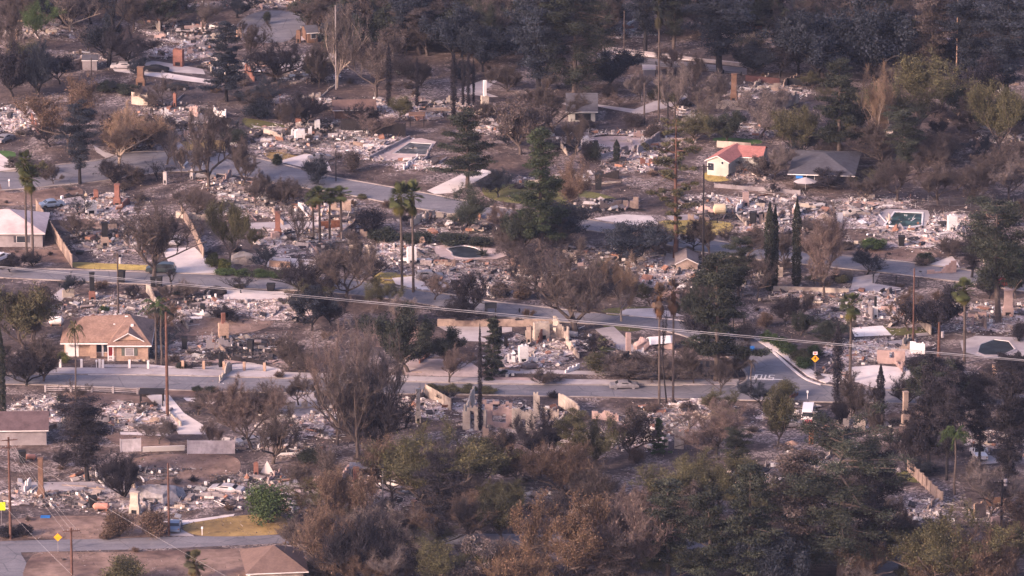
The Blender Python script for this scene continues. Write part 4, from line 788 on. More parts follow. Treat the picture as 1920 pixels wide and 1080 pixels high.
# --- surviving houses
def brick_house():
    """tan brick house: L plan with hip roof, small gable over the porch, recessed red door"""
    g = G(216, 677); s = mpp(677); root = empty('brick_house', g); # origin: front left corner of the right wing
    W2 = 62 * s; D = 13.; h = 2.75; wx = 36 * s
    wl = MB(); box(wl, 0, .003, -.05, .12, 3.2, h)                         # porch side return
    # right block in front, left block set back by 1.6 m
    box(wl, .003, 0, -.05, W2, .12, h - .002); box(wl, W2 - .12, .121, -.05, W2 - .001, D, h); box(wl, -wx, 2.4, -.05, 0, 2.52, h)
    box(wl, -wx - 12 * s, 1.6, -.05, -wx, 1.72, h - .3); box(wl, -wx - 12 * s - 55 * s * .9, 2.6, -.05, -wx - 12 * s, 2.72, h - .3); box(wl, -100 * s, D - .12, -.05, W2 - .13, D, h); wl.build('wall', M_BRICKTAN, root)
    rf = MB(); e = .6; X1 = W2 + e; zr = h + 2.9; zc = .6; ze = h
    # main hip: ridge runs left-right; right hip end
    A = [-78 * s * 1.0 - 20 * s, -e * .2 + 1.2, ze - .1]; ridge_r = [24 * s, D / 2 + .5, zr]; ridge_l = [-60 * s, D / 2 + .5, zr - .3]
    c_fr = [X1, -e, ze]; c_br = [X1, D + e, ze]; c_bl = [-104 * s, D + e, ze]; v_l = [-14 * s, -e, ze]; c_fl = [-104 * s, 2.0 - e, ze - .2]; vk = [-14 * s, 2.0 - e, ze - .1]; vt = [-14 * s + 1.2, 3.2, ze + 1.2]
    v = [c_fr, c_br, c_bl, v_l, c_fl, ridge_r, ridge_l, vt, vk]
    rf.add(v, [[0, 1, 5]]); rf.add(v, [[1, 2, 6, 5]]); rf.add(v, [[2, 4, 6]]); rf.add(v, [[4, 8, 7, 6]]); rf.add(v, [[6, 7, 5], [7, 3, 5], [8, 3, 7]]); 
    rf.add(v, [[3, 0, 5]]); roof = rf.build('roof', M_ROOFTAN, root)
    # small gable above the porch
    gm = MB(); gx0, gx1 = 2 * s, 50 * s; gxm = (gx0 + gx1) / 2 - 1 * s; gz = ze + 1.75; y = .55
    gm.add([[gx0, y, ze + .6], [gx1, y, ze + .6], [gxm, y - .05, gz]], [[0, 1, 2]]); gm.build('gable', M_BRICKTAN, roof)
    g2 = MB(); yb = 5.6; g2.add([[gx0 - .4, y - .35, ze + .48], [gxm, y - .35, gz + .06], [gxm, yb, gz + .08], [gx1 + .4, y - .35, ze + .48]], [[0, 1, 2], [1, 3, 2]]); g2.build('gable_roof', M_ROOFTAN, roof)
    tr = MB(); 
    for (a, b) in (((gx0 - .4, ze + .48), (gxm, gz + .06)), ((gxm, gz + .06), (gx1 + .4, ze + .48))):
        tr.add([[a[0], y - .37, a[1] - .12], [b[0], y - .37, b[1] - .12], [b[0], y - .37, b[1] + .02], [a[0], y - .37, a[1] + .02]], [[0, 1, 2, 3]])
    box(tr, -14 * s, -e - .03, ze - .2, X1, -e, ze - .003); box(tr, -104 * s, 2 - e - .03, ze - .42, -14 * s - .05, 2 - e, ze - .2); box(tr, X1, -e, ze - .2, X1 + .03, D + e, ze - .003); tr.build('fascia', M_WHITE, roof)
    so = MB(); poly(so, [(-14 * s, -e), (X1, -e), (X1, .0), (-14 * s, .0)], ze - .21); so.build('soffit', M_BROWN, roof)
    for nm, x, ww, z0, hh, yy in (('window', 22 * s + 5 * s, 1.25, .95, 1.15, 0), ('window', -27 * s, 2.3, .8, 1.25, 2.4)):
        m = MB(); box(m, x - ww / 2 - .08, yy - .05, z0 - .08, x + ww / 2 + .08, yy - .004, z0 + hh + .08); o = m.build(nm, M_WHITE, root); m = MB(); box(m, x - ww / 2, yy - .07, z0, x + ww / 2, yy - .052, z0 + hh); m.build('pane', M_GLASS if yy else M_GREYWALL, o)
        for sg in (-1, 1): m = MB(); xx = x + sg * (ww / 2 + .38); box(m, xx - .26, yy - .06, z0 - .05, xx + .26, yy - .01, z0 + hh + .05); m.build('shutter', pmat('grey_green_shutter', (.13, .14, .12)), root)
    m = MB(); box(m, -wx * .0 - 17 * s, 2.33, .05, -17 * s + 1.1, 2.39, 2.2); m.build('door', pmat('dark_red_door', (.16, .02, .025)), root)
    m = MB(); box(m, -34 * s + .6, 2.3, .1, -34 * s + .9, 2.39, 2.1)
    m.build('sidelight', M_WHITE, root)
    for x in (-13 * s, -.3 + 0): m = MB(); box(m, x - .08, -.3, -.02, x + .08, -.14, ze - .21); m.build('porch_post', M_WHITE, root)
    m = MB(); box(m, -13 * s + .081, -.26, .8, -5 * s, -.18, .92); box(m, -5 * s, -.28, 0, -5 * s + .14, -.14, 1.2); box(m, -13 * s + .081, -.26, .3, -5 * s, -.18, .38); m.build('porch_rail', M_WHITE, root)
    m = MB(); box(m, -14 * s, -.4, .003, 0, 2.4, .14); m.build('porch_step', M_CONC2, root)
    for (x, yy, zz, a, b) in ((-30 * s, 5.4, 1.75, 1.6, .5), (30 * s, 4.2, 2.0, .45, .35), (18 * s, 6.6, 2.65, .5, .35), (-4 * s, 4.9, 1.85, .3, .3)):
        m = MB(); box(m, x - a / 2, yy - b / 2, ze + zz - .6, x + a / 2, yy + b / 2, ze + zz + .12); m.build('roof_vent', M_WHITE, roof)
    m = MB(); box(m, -95 * s, 2.54, 0.0, -70 * s, 2.59, 2.1); m.build('garage_door', M_WHITE, root)
    return fin(root, 'tan-roofed brick house with small porch gable, white porch post and dark red door', 'house')
brick_house()
M_PALEY = pmat('pale_yellow_wall', (.46, .44, .39), .1, 1, dirt=.3); M_PINKROOF = pmat('salmon_tile', (.36, .15, .13), .2, 3, dirt=.25); M_SLATE = pmat('slate_roof', (.08, .077, .09), .2, 2, dirt=.3)
gable(1343, 1386, 331, 8.5, 2.7, 1.0, M_PALEY, M_PINKROOF, 'pale yellow cottage with low salmon-pink tiled roof', rot=-.42, ridge='y', windows=[(.18, .9, 1.1, 1.3, None), (.72, 2.2, .4, .5, None)], name='cottage', eave=.35)
gable(1388, 1434, 320, 6.0, 2.5, 1.15, M_PALEY, M_PINKROOF, 'salmon-roofed wing behind the pale yellow cottage gable', rot=-.2, ridge='x', name='cottage_wing', eave=.3)
gable(1497, 1602, 350, 14, 2.4, 1.7, pmat('dark_wall', (.085, .075, .085)), M_SLATE, 'dark grey house with broad slate hip roof behind trees', rot=-.12, hip=True, windows=[(.3, 1., 1.3, 1.1, None)], eave=1.0,
      extra=[('awning', pmat('blue_tarp', (.03, .16, .45)), [(-4.4, -8.0, 1.6, -3.2, -7.9, 2.1)])])
gable(1066, 1116, 228, 7.5, 2.0, 2.3, M_PALEY, M_SLATE, 'small pale building under a steep plain grey roof', ridge='x', eave=.5, name='outbuilding', cat='building', extra=[('dark_opening', M_BLACK, [(-1.2, -3.82, .3, 1.6, -3.77, 1.5)])])
M_LAV = pmat('pale_pink_roof', (.52, .42, .41), .12, 1, dirt=.3)
gable(-60, 80, 463, 12, 2.5, 2.4, M_GREYWALL, M_LAV, 'grey brick house with pale pink shingle roof at left edge', hip=True, windows=[(.72, .8, 1.6, 1.1, M_SLATE), (.3, .8, 1.6, 1.1, None)], eave=.5)
gable(-50, 86, 835, 6.5, 2.5, 1.9, M_GREYWALL, pmat('brown_shingle', (.11, .075, .08), .15, 3), 'low garage with plain dark brown roof and white fascia', rot=.03, ridge='x', eave=.4, name='garage', cat='garage')
gable(462, 562, 1108, 9.5, 3.0, 2.3, M_STUCCO, pmat('russet_shingle', (.15, .10, .085), .15, 3, dirt=.2), 'small cream building with russet pyramid hip roof at bottom edge', rot=.12, hip=True, eave=.7, name='hip_roof_building', cat='building', extra=[('door', M_BROWN, [(-2.9, -4.80, 0, -1.9, -4.75, 2.1)])])
gable(1268, 1308, 508, 6, 1.3, .9, M_TAN, pmat('dusty_roof', (.20, .165, .16)), 'small dusty grey gabled garage behind dark trees', ridge='y', name='garage', cat='garage', eave=.2)
gable(571, 590, 80, 4.5, 2.0, .8, M_BROWN, M_SLATE, 'tiny brick shed with lean roof near cul-de-sac', ridge='x', name='brick_shed', cat='shed', windows=[(.6, .8, .9, .9, None)], eave=.3, rot=.25)
gable(155, 182, 132, 4, 2.0, .4, M_GREYWALL, M_SLATE, 'flat-roofed grey shed beside the block retaining wall', ridge='x', name='shed', cat='shed', eave=.2)
gable(625, 700, 222, 6, 1.7, 1.0, M_BROWN, pmat('brown_felt_roof', (.15, .095, .08), .15), 'long low brown-roofed outbuilding behind dark pickets', ridge='x', name='outbuilding', cat='building', eave=.4, rot=.08)
gable(1408, 1462, 54, 5, 2.6, .5, M_WHITE, M_WHITE, 'white flat-topped pool house far behind the tan wall', ridge='x', name='pool_house', cat='building', eave=.2, windows=[(.3, .4, 2.2, 1.5, None)])
gable(1206, 1228, 143, 3, 1.4, .3, M_GREYWALL, M_CONC2, 'tiny flat grey shed below the upper tan wall', ridge='x', name='shed', cat='shed', eave=.15)
thing_block('patio_shelter', 782, 236, [('roof', M_BROWN, [(-1.5, -1.2, 2.1, 1.5, 1.2, 2.28)]), ('post', M_CHAR, [(-1.3, -1.0, 0, -1.15, -.85, 2.098)]), ('post', M_CHAR, [(1.15, -1.0, 0, 1.3, -.85, 2.098)]), ('post', M_CHAR, [(-1.3, .85, 0, -1.15, 1.0, 2.098)]), ('post', M_CHAR, [(1.15, .85, 0, 1.3, 1., 2.098)])], 'small brown-roofed patio shelter on dark posts', 'shelter')
# --- chimneys and fireplaces
CH = [(335, 124, 92, 19, M_BRICK, 'broad red brick chimney behind the silver burnt sedan', 'b'), (264, 160, 125, 17, M_BROWN, 'dark cone-based chimney with brick top beside far drive', 's'), (448, 73, 52, 9, M_BRICKTAN, 'slim tan chimney at left rim of the far cul-de-sac', 'b'),
 (560, 80, 57, 8, M_BROWN, 'tan chimney joined to the tiny brick shed', 'b'), (328, 201, 175, 6, M_BRICK, 'thin pink chimney stub in upper left ash lot', 'b'), (560, 232, 222, 11, M_BRICK, 'squat red chimney top behind the white fireplace pair', 'b'),
 (220, 387, 345, 14, M_BRICK, 'tall brown brick chimney over the grey slab lot', 's'), (197, 462, 417, 15, M_TAN, 'sooty-topped tan chimney in front of the brown yard', 's'), (521, 446, 397, 14, M_BRICK, 'red brick chimney rising behind the four young palms', 's'),
 (173, 564, 511, 12, M_BRICK, 'bright red chimney with black top just below the street', 's'), (1178, 667, 624, 9, M_PINK, 'slender pink chimney left of the overturned white van', 'b'), (1398, 388, 360, 11, M_PINK, 'pink chimney behind the cream tank', 'b'),
 (1890, 592, 543, 20, M_PINK, 'wide pale pink chimney near right edge', 's'), (77, 935, 858, 14, M_BROWN, 'tall brown chimney between pole and charred monkey tree', 's'), (480, 892, 868, 9, M_BRICK, 'small brick stub beside the white triangular gable', 'b'),
 (784, 792, 728, 10, M_STUCCO, 'tall cream chimney at the end of the tan board fence', 's'), (1376, 190, 138, 13, M_BROWN, 'dark chimney with hearth above the low tan wall', 's'), (1836, 192, 164, 8, M_BRICKTAN, 'orange chimney among the far right trees', 'b'),
 (1697, 795, 734, 13, M_TAN, 'tan gate chimney with sunlit left edge, lower right', 's'), (180, 375, 356, 9, M_BRICK, 'small brick block behind the white fireplace frame', 'b'), (1527, 812, 772, 10, M_STUCCO, 'cream chimney just below the parked white camper van', 's'),
 (253, 962, 922, 20, M_STUCCO, 'rounded cream oven stack in lower left rubble', 's'), (310, 345, 322, 7, M_CONC2, 'pale square pillar on curved street island', 'b'), (360, 336, 318, 5, M_CONC2, 'white slim pillar right of the square pillar', 'b'),
 (1655, 985, 955, 12, M_PINK, 'pink hearth block hidden by the lower right pines', 'b'), (1521, 832, 803, 8, M_RUST, 'rusty square stack below the cream chimney', 'b'), (992, 645, 612, 9, M_TAN, 'split tan post beside the stone fireplace ruin', 'b')]
for (x, b, t, w_, m, lab, st) in CH: chimney(x, b, t, w_, m, lab, style='step' if st == 's' else 'b', cap=M_BLACK if 'black top' in lab or 'sooty' in lab else None, name='pillar' if 'pillar' in lab else 'chimney')
FP = [(562, 264, 243, 18, M_SMOKED, 'white fireplace block standing in bright upper ash field', None), (595, 244, 226, 9, M_SMOKED, 'narrow white block right of the upper white fireplace', None), (171, 401, 377, 20, M_SMOKED, 'white grid-like fireplace frame above brown yard', None),
 (772, 496, 464, 17, M_SMOKED, 'white fireplace behind the twin tall palms', .0), (981, 681, 648, 17, M_SMOKED, 'white fireplace in front of the stone ruin', None), (1785, 434, 404, 17, M_SMOKED, 'bright white fireplace in right-hand ash field', None),
 (1641, 597, 574, 9, M_SMOKED, 'slim white fireplace topped by a black flue', 1.6), (419, 637, 606, 18, M_BRICKTAN, 'stone fireplace with thin red flue beside brick house', 1.7), (1015, 637, 604, 29, M_STUCCO, 'wide tan stone fireplace of the walled ruin', None),
 (909, 212, 180, 14, M_STUCCO, 'tan chimney base carrying a tall white-topped stack', 2.9), (668, 952, 915, 24, M_BRICK, 'red brick hearth under the tall white-edged stack', 3.3), (1097, 277, 257, 14, M_SMOKED, 'white oven block by the pinkish patio', None), (516, 449, 436, 15, M_PINK, 'low pink hearth at foot of the red chimney', None),
 (415, 688, 662, 9, M_BLACK, 'sooty hearth block in the dark middle lot', None), (1866, 988, 970, 15, M_PINK, 'pink block hearth beside the lower right pole', None)]
for (x, b, t, w_, m, lab, ex) in FP: chimney(x, b, t, w_, m, lab, rot=.25, style='b', ext=ex, cap=M_BLACK if 'black flue' in lab else M_WHITE if 'white-topped' in lab else M_BRICK, name='fireplace')
# --- walls
WL = [((692, 299), (768, 260), 6, M_GREYWALL, 'long low concrete ledge beside the drained pool', 0, ()), ((118, 138), (153, 128), 19, M_TAN, 'grey-tan block retaining wall rising to the flat shed', 0, ()), ((356, 217), (372, 222), 26, M_PINK, 'pale pink wall fragment in upper left ash lot', .4, ()), ((247, 195), (277, 199), 30, M_STUCCO, 'olive-cream wall stub behind brown tree', .3, ()),
 ((345, 253), (398, 255), 11, M_PINK, 'pink low front wall of the upper left ruin', .5, ()), ((400, 215), (424, 222), 22, M_WHITE, 'jagged white wall corner right of pink fragment', .6, ()), ((655, 476), (694, 480), 20, M_STUCCO, 'cream garden wall pieces around a black gate', .1, ((.45, .72, 0, 1),)),
 ((770, 425), (815, 407), 17, M_STUCCO, 'cream wall with window holes above the dark hedge', .35, ((.45, .58, .35, .8), (.68, .8, .35, .8))), ((820, 612), (1036, 612), 14, M_TAN, 'long low pinkish brick wall beside middle street', .12, ()), ((1038, 618), (1066, 646), 32, M_STUCCO, 'curling yellow wall right of the tan stone fireplace', .45, ()),
 ((1455, 208), (1497, 192), 22, M_STUCCO, 'slanting cream wall in far right ash lot', .5, ((.3, .5, .3, .7),)), ((1343, 203), (1402, 207), 16, M_STUCCO, 'low tan wall under dark hearth chimney', .0, ()), ((1130, 92), (1405, 127), 6, M_GREYWALL, 'long greyish tan roadside wall at top right', .0, ()),
 ((1398, 152), (1462, 158), 11, pmat('dark_red_wall', (.10, .05, .048)), 'dark red boundary wall behind the far right ash lot', .0, ()), ((1474, 160), (1512, 162), 14, M_BLACK, 'blackened boundary wall beside the dark red one', .0, ()), ((1344, 276), (1408, 280), 12, M_STUCCO, 'cream garden wall behind the pale yellow cottage', .0, ()),
 ((1195, 292), (1240, 262), 18, M_GREYWALL, 'grey curved retaining wall by the pink patio', .1, ()), ((1120, 300), (1178, 282), 10, M_GREYWALL, 'low grey wall in front of the pink patio', .3, ()), ((1450, 545), (1592, 550), 9, M_STUCCO, 'long low cream wall under the tall cypresses', .15, ()),
 ((1718, 600), (1745, 628), 27, M_STUCCO, 'plain yellow wall beside the small green lawn', .0, ()), ((1644, 681), (1697, 683), 28, M_PINK, 'rounded pink-grey wall with small square window', .12, ((.47, .62, .45, .75),)), ((1706, 662), (1734, 664), 25, M_WHITE, 'bright white wall sheet behind the pink-grey wall', .2, ()),
 ((868, 805), (912, 812), 52, M_STUCCO, 'tall cream house wall with doorway, lower centre', .35, ((.3, .5, 0, .7), (.7, .85, .3, .7))), ((912, 800), (960, 806), 42, M_PINK, 'sooty pink house wall with broad window hole', .4, ((.25, .75, .3, .7),)), ((960, 812), (1003, 808), 46, M_STUCCO, 'cream wall end of the burnt lower centre house', .5, ((.4, .6, .2, .7),)),
 ((1000, 790), (1012, 790), 55, M_STUCCO, 'single tall cream wall pillar, lower centre', .1, ()), ((1048, 760), (1086, 785), 26, M_STUCCO, 'slanting cream panel wall falling to the right', .1, ()), ((1205, 830), (1245, 834), 36, M_WHITE, 'ragged white wall of the lower right-centre ruin', .6, ((.4, .6, 0, .6),)),
 ((1247, 840), (1282, 842), 44, M_STUCCO, 'cream wall with empty tall door frame', .5, ((.15, .5, 0, .85),)), ((60, 815), (112, 800), 8, M_TAN, 'low tan footing beside the brown-roofed garage', .3, ()), ((108, 805), (128, 798), 36, M_STUCCO, 'spiky cream wall shard left of the charred tree', .7, ()),
 ((275, 548), (296, 575), 20, M_STUCCO, 'thin cream wall running down from middle street', .5, ()), ((117, 558), (139, 556), 20, M_STUCCO, 'cream angular wall left of the bright red chimney', .3, ()), ((655, 905), (722, 903), 5, M_BROWN, 'low charred sill behind the brick hearth', .3, ()),
 ((690, 926), (702, 924), 42, M_BRICKTAN, 'orange brick pier right of the tall brick hearth', .2, ()), ((1826, 975), (1848, 968), 40, M_BRICKTAN, 'bright orange curved wall fragment, lower right', .35, ()), ((1845, 952), (1882, 950), 22, M_BROWN, 'brown back wall of lower right ruin', .2, ()),
 ((1882, 940), (1912, 975), 18, M_PINK, 'pale sloping wall edge at lower right', .4, ()), ((1300, 785), (1345, 788), 16, M_STUCCO, 'cream window wall right of the empty door frame', .5, ((.3, .6, .3, .8),)), ((1110, 785), (1160, 790), 18, M_PINK, 'low pinkish wall behind lower centre bare trees', .5, ()),
 ((330, 408), (397, 414), 12, M_STUCCO, 'long tan garage wall above the pale driveway', .15, ()), ((495, 250), (530, 262), 10, M_STUCCO, 'broken cream footing at left of bright ash field', .6, ()), ((640, 268), (700, 280), 8, M_TAN, 'low tan footing at right of bright ash field', .6, ()),
 ((800, 212), (870, 210), 12, M_TAN, 'tan footing wall beyond the burnt cypress trunks', .4, ()), ((885, 214), (930, 214), 18, M_STUCCO, 'cream wall remnant around the tall white-topped stack', .6, ((.4, .6, 0, .7),)), ((1560, 420), (1580, 418), 22, M_WHITE, 'white upright slab in the bare tree yard', .4, ()),
 ((1310, 395), (1345, 402), 14, M_PINK, 'pinkish wall piece left of the cream tank', .5, ()), ((1490, 390), (1530, 392), 10, M_STUCCO, 'cream footing behind the twin cypresses', .5, ()), ((1240, 555), (1275, 560), 18, M_PINK, 'pink wall piece between the two skirted palms', .5, ()),
 ((505, 500), (545, 503), 12, M_BRICKTAN, 'tan brick planter wall beside the long hedge', .3, ()), ((430, 675), (500, 684), 9, M_CHAR, 'charred low wall across the dark middle lot', .5, ()), ((350, 930), (420, 935), 12, M_GREYWALL, 'grey broken wall under the burnt silver car', .6, ()), ((560, 905), (600, 908), 14, M_PINK, 'pink broken wall by the grey wrecked car', .5, ()),
 ((1780, 592), (1850, 600), 16, M_PINK, 'pink low wall behind stone pine trunk', .5, ((.4, .5, .2, .8),)), ((1860, 700), (1915, 705), 22, M_BRICKTAN, 'brown garden wall below the dark pool', .2, ()), ((945, 655), (952, 655), 24, M_CHAR, 'black charred upright slab left of stone ruin', .1, ())]
WL += [((985, 634), (1062, 634), 26, M_STUCCO, 'tall jagged rear wall of the centre ruin', .45, ((.2, .3, .4, .8), (.6, .75, .3, .8))), ((925, 652), (940, 628), 22, M_CHAR, 'charred left wall of the centre ruin', .6, ()), ((1062, 650), (1085, 672), 18, M_STUCCO, 'broken right side wall of the centre ruin', .7, ((.4, .6, 0, .7),)),
 ((1086, 690), (1060, 700), 9, M_WHITE, 'white low slab wall at front of the centre ruin', .5, ()), ((930, 690), (975, 696), 8, M_TAN, 'tan low front footing of the centre ruin', .6, ()), ((871, 800), (889, 765), 44, M_STUCCO, 'cream left gable wall of the lower centre shell', .25, ((.4, .6, .3, .7),)),
 ((888, 782), (960, 784), 34, M_PINK, 'smoke-stained rear wall of the lower centre shell', .35, ((.15, .3, .3, .75), (.5, .7, .3, .75), (.82, .92, 0, .75))), ((962, 786), (1048, 790), 26, M_STUCCO, 'long cream rear wall of the lower centre shell', .55, ((.2, .35, .3, .8), (.6, .75, .3, .8))), ((905, 822), (950, 826), 26, M_TAN, 'tan front wall of the lower centre shell', .5, ((.3, .6, .3, .8),)),
 ((1040, 812), (1062, 788), 26, M_STUCCO, 'cream right wall of the lower centre shell', .5, ()), ((640, 905), (655, 885), 16, M_PINK, 'pinkish side wall near the tall brick hearth', .6, ()), ((1290, 412), (1330, 416), 14, M_TAN, 'tan broken wall under tall open pine', .6, ((.3, .5, .2, .8),)), ((1540, 408), (1560, 425), 18, M_STUCCO, 'cream corner wall right of the second cypress', .6, ()),
 ((1380, 400), (1396, 384), 16, M_WHITE, 'white broken corner beside the pink chimney', .6, ()), ((1120, 330), (1160, 336), 16, M_CHAR, 'charred wall behind the tall black boiler', .6, ()), ((560, 390), (600, 394), 18, M_WHITE, 'white heaped wall behind the young palms', .7, ((.4, .5, .2, .8),)), ((600, 430), (640, 426), 14, M_RUST, 'rusty red container wall behind the young palms', .0, ()), ((640, 452), (668, 424), 16, M_TAN, 'tan garden wall right of the young palms', .1, ())]
for (a, b, h, m, lab, rg, op) in WL: wallr(a, b, h, m, lab, rg, op)
# --- fences
fence([(68, 398), (95, 440), (135, 502)], 24, M_TAN, 'long tan board fence slanting down to the street', bay=2.2); fence([(340, 405), (362, 440), (382, 485)], 20, M_TAN, 'tan board fence right of the pale driveway', bay=2.2)
fence([(343, 692), (382, 693), (420, 694), (458, 695), (496, 696)], 15, M_CHAR, 'dark railing with tan brick piers beside the dark lot', kind='bars', bay=3.1, postmat=M_BRICKTAN, pw=.42)
fence([(113, 690), (153, 690), (187, 690)], 15, M_CHAR, 'front railing with white piers left of brick house gate', kind='bars', bay=3.1, postmat=M_WHITE, pw=.36); fence([(193, 691), (243, 691), (278, 692)], 15, M_CHAR, 'front railing with white piers right of brick house gate', kind='bars', bay=3.1, postmat=M_WHITE, pw=.36)
fence([(85, 735), (133, 735), (172, 736), (212, 737), (258, 739)], 11, M_CONC2, 'white rail fence on near side of lower street', kind='rail', bay=3.0, pw=.3)
fence([(226, 848), (264, 846)], 24, M_ZINC, 'white sheet fence panel left of the fallen one', kind='sheet', bay=2.4); fence([(352, 851), (440, 851)], 25, M_ZINC, 'long pale corrugated fence panels right of the fallen one', kind='sheet', bay=2.6)
fence([(798, 743), (820, 755), (846, 770)], 22, M_STUCCO, 'cream board fence slanting beside the tall cream chimney', bay=2.3, kind='sheet', postmat=M_TAN); fence([(1703, 885), (1722, 903), (1745, 925), (1766, 945)], 22, M_TAN, 'orange-brown post and panel fence, lower right', bay=1.9, kind='board', pw=.3, postmat=M_TAN)
fence([(1637, 531), (1680, 534), (1722, 538), (1790, 545)], 16, M_BLACK, 'black picket fence below right-hand street', kind='bars', bay=3.5); fence([(1562, 520), (1598, 522)], 14, M_SLATE, 'short dark fence at the drive by the tall cypress', bay=2.4)
fence([(640, 246), (700, 250), (760, 256)], 24, M_CHAR, 'black picket fence below the long brown-roofed outbuilding', bay=2.6); fence([(1200, 118), (1290, 130), (1390, 142)], 6, M_CHAR, 'thin dark roadside railing at top right', kind='bars', bay=3); fence([(1290, 862), (1345, 862)], 22, M_CHAR, 'black post fence in lower centre yard', bay=2.4, kind='bars')
fence([(1340, 352), (1440, 360), (1500, 365)], 8, M_GREYWALL, 'faded board fence below the pale yellow cottage', bay=2.4); fence([(1290, 425), (1345, 418)], 8, M_CHAR, 'thin wire fence on the yellow lawn', kind='bars', bay=3)
fence([(1740, 385), (1900, 392)], 18, M_SLATE, 'dark yard railing under far right bare trees', kind='bars', bay=3); fence([(115, 120), (150, 104)], 9, M_CHAR, 'dark handrail above the block retaining wall', kind='bars', bay=2.5)
o = MB(); boxes(o, [[0, 0, .5]], [6.4, .06, 1.1], np.einsum('nij,njk->nik', rotz(np.array([.12])), rotx(np.array([.5])))); q = o.build('fallen_fence_panel', M_WHITE); q.location = G(307, 847); fin(q, 'white fence panel fallen flat between the standing ones', 'fence panel')
# --- vehicles
M_SILVER = pmat('bare_metal', (.40, .37, .38), .3, 2, .5, dirt=.5, spec=.5); M_DKG = pmat('dark_green_paint', (.03, .04, .042), .1, 1, .3, spec=.5); M_BLUE = pmat('blue_grey_paint', (.13, .17, .25), .1, 1, .3, dirt=.1, spec=.5); M_SAGE = pmat('sage_paint', (.33, .36, .27), .1, 1, .4)
M_CAR = pmat('white_paintwork', (.70, .68, .70), .05, 1, .3, dirt=.15, spec=.5)
car(302, 511, 178, M_DKG, 'dark green sport utility car parked on the yellow verge', 'suv', scale=1.08); car(328, 992, 88, M_BLUE, 'blue-grey car parked nose-in on lower drive', 'sedan'); car(766, 138, 10, M_SAGE, 'sage green van among the far trees', 'suv', burnt=True, scale=.95)
car(233, 128, -3, M_SILVER, 'silver burnt-out sedan on the upper left drive', burnt=True, scale=1.1); car(292, 134, -8, M_BLACK, 'blackened sedan shell right of the silver one', burnt=True, scale=1.05); car(1515, 785, 85, M_CAR, 'white camper van parked beside lower street', 'van', name='parked_van', cat='van')
car(1835, 858, 100, M_CAR, 'white pickup truck facing the camera at right', 'pickup', name='pickup_truck', cat='truck'); car(425, 922, 165, M_SILVER, 'pale burnt car shell in lower left rubble', 'sedan', burnt=True, scale=1.15); car(330, 455, 85, M_SILVER, 'burnt-out car at the head of the pale driveway', burnt=True)
car(805, 523, 5, M_METAL, 'grey burnt car behind the yellow verge', 'suv', burnt=True); car(1606, 405, 12, M_STUCCO, 'cream wrecked car left of the turquoise pool', burnt=True); car(1170, 727, 4, M_METAL, 'dark burnt car beside the lower street', burnt=True); car(560, 915, 5, M_METAL, 'grey wrecked car right of round green tree', burnt=True)
car(8, 264, 60, M_METAL, 'grey burnt car at upper left edge', burnt=True); car(330, 168, 10, M_BLACK, 'black burnt car under upper left trees', burnt=True); car(-2, 488, 60, M_CAR, 'white car cut by the left edge', 'sedan'); car(380, 333, 0, M_METAL, 'grey burnt car on curved street island', burnt=True)
car(1480, 800, 10, M_METAL, 'grey burnt car left of the red tarp', burnt=True); car(470, 832, 20, M_SILVER, 'pale burnt car under crooked bare tree', burnt=True); car(97, 388, 20, M_BLUE, 'blue-grey car by the sloping tan fence top', 'sedan'); car(600, 300, 15, M_METAL, 'small burnt car on upper drive', burnt=True, scale=.9)
car(590, 145, 20, M_METAL, 'dark burnt car in far ash lot', burnt=True); car(1876, 536, 10, pmat('red_paint', (.30, .03, .035)), 'dark red car behind stone pine trunk', 'sedan')
v = car(1237, 650, 20, M_CAR, 'white van tipped on its side in rubble', 'van', burnt=True, scale=.8, name='overturned_van', cat='van'); v.rotation_euler = (R(60), 0, R(15)); v.location.z = .7
# --- poles
PO = [(314, 780, 585, 5.6, M_BARK_RED, 'thick red-brown broken pole in front of brick house', 0, None), (222, 592, 475, 3.4, M_BARK, 'thin pole with pale transformer by middle street', 0, .84), (20, 1010, 820, 5, M_BARK_RED, 'tall leaning pole with two crossarms at left edge', 2, None), (135, 1082, 990, 4.5, M_BARK_RED, 'short crossarm pole at bottom left', 1, None),
 (317, 1004, 868, 4, M_BARK_RED, 'plain red-brown pole above the blue-grey car', 0, None), (1318, 512, 308, 3.6, M_CHAR, 'thin black pole with broken crossarm right of tall pine', 1, None), (1712, 645, 503, 3.2, M_BARK_RED, 'thin pole below the black picket fence', 0, None), (1760, 668, 604, 5.5, M_BARK_RED, 'stout pole with pale transformer by yellow wall', 0, .55),
 (1877, 1002, 900, 4.5, M_CHAR, 'black pole with broken arm in lower right ruin', 1, .9), (630, 340, 280, 2, M_CHAR, 'thin black pole at the curved street', 0, None), (630, 168, 10, 2.2, M_GREYWALL, 'thin grey pole among far bare trees', 0, None), (31, 75, 35, 3, M_BRICKTAN, 'orange pole with crossarm in upper left trees', 1, None), (172, 168, 108, 2.4, M_BARK, 'thin leaning pole below the flat grey shed', 0, None),
 (1793, 160, -30, 2.4, M_BRICKTAN, 'thin tan pole among far right trees', 0, None), (1208, 232, 155, 3, M_BARK, 'stubby pole left of far thin palm', 0, None), (1252, 235, 185, 3, M_CHAR, 'short charred pole right of far thin palm', 0, None), (1170, 118, 20, 2.2, M_BARK, 'thin far pole behind the big pine', 0, None), (1845, 495, 463, 2.4, M_STUCCO, 'pale post with white box by green verge', 0, .7), (900, 805, 640, 2.5, M_CHAR, 'slim charred post inside column trunk', 0, None)]
for (x, b, t, w_, m, lab, ar, tr) in PO[:-1]: pole(x, b, t, w_, m, lab, ar, rng.uniform(-.2, .3), tr)
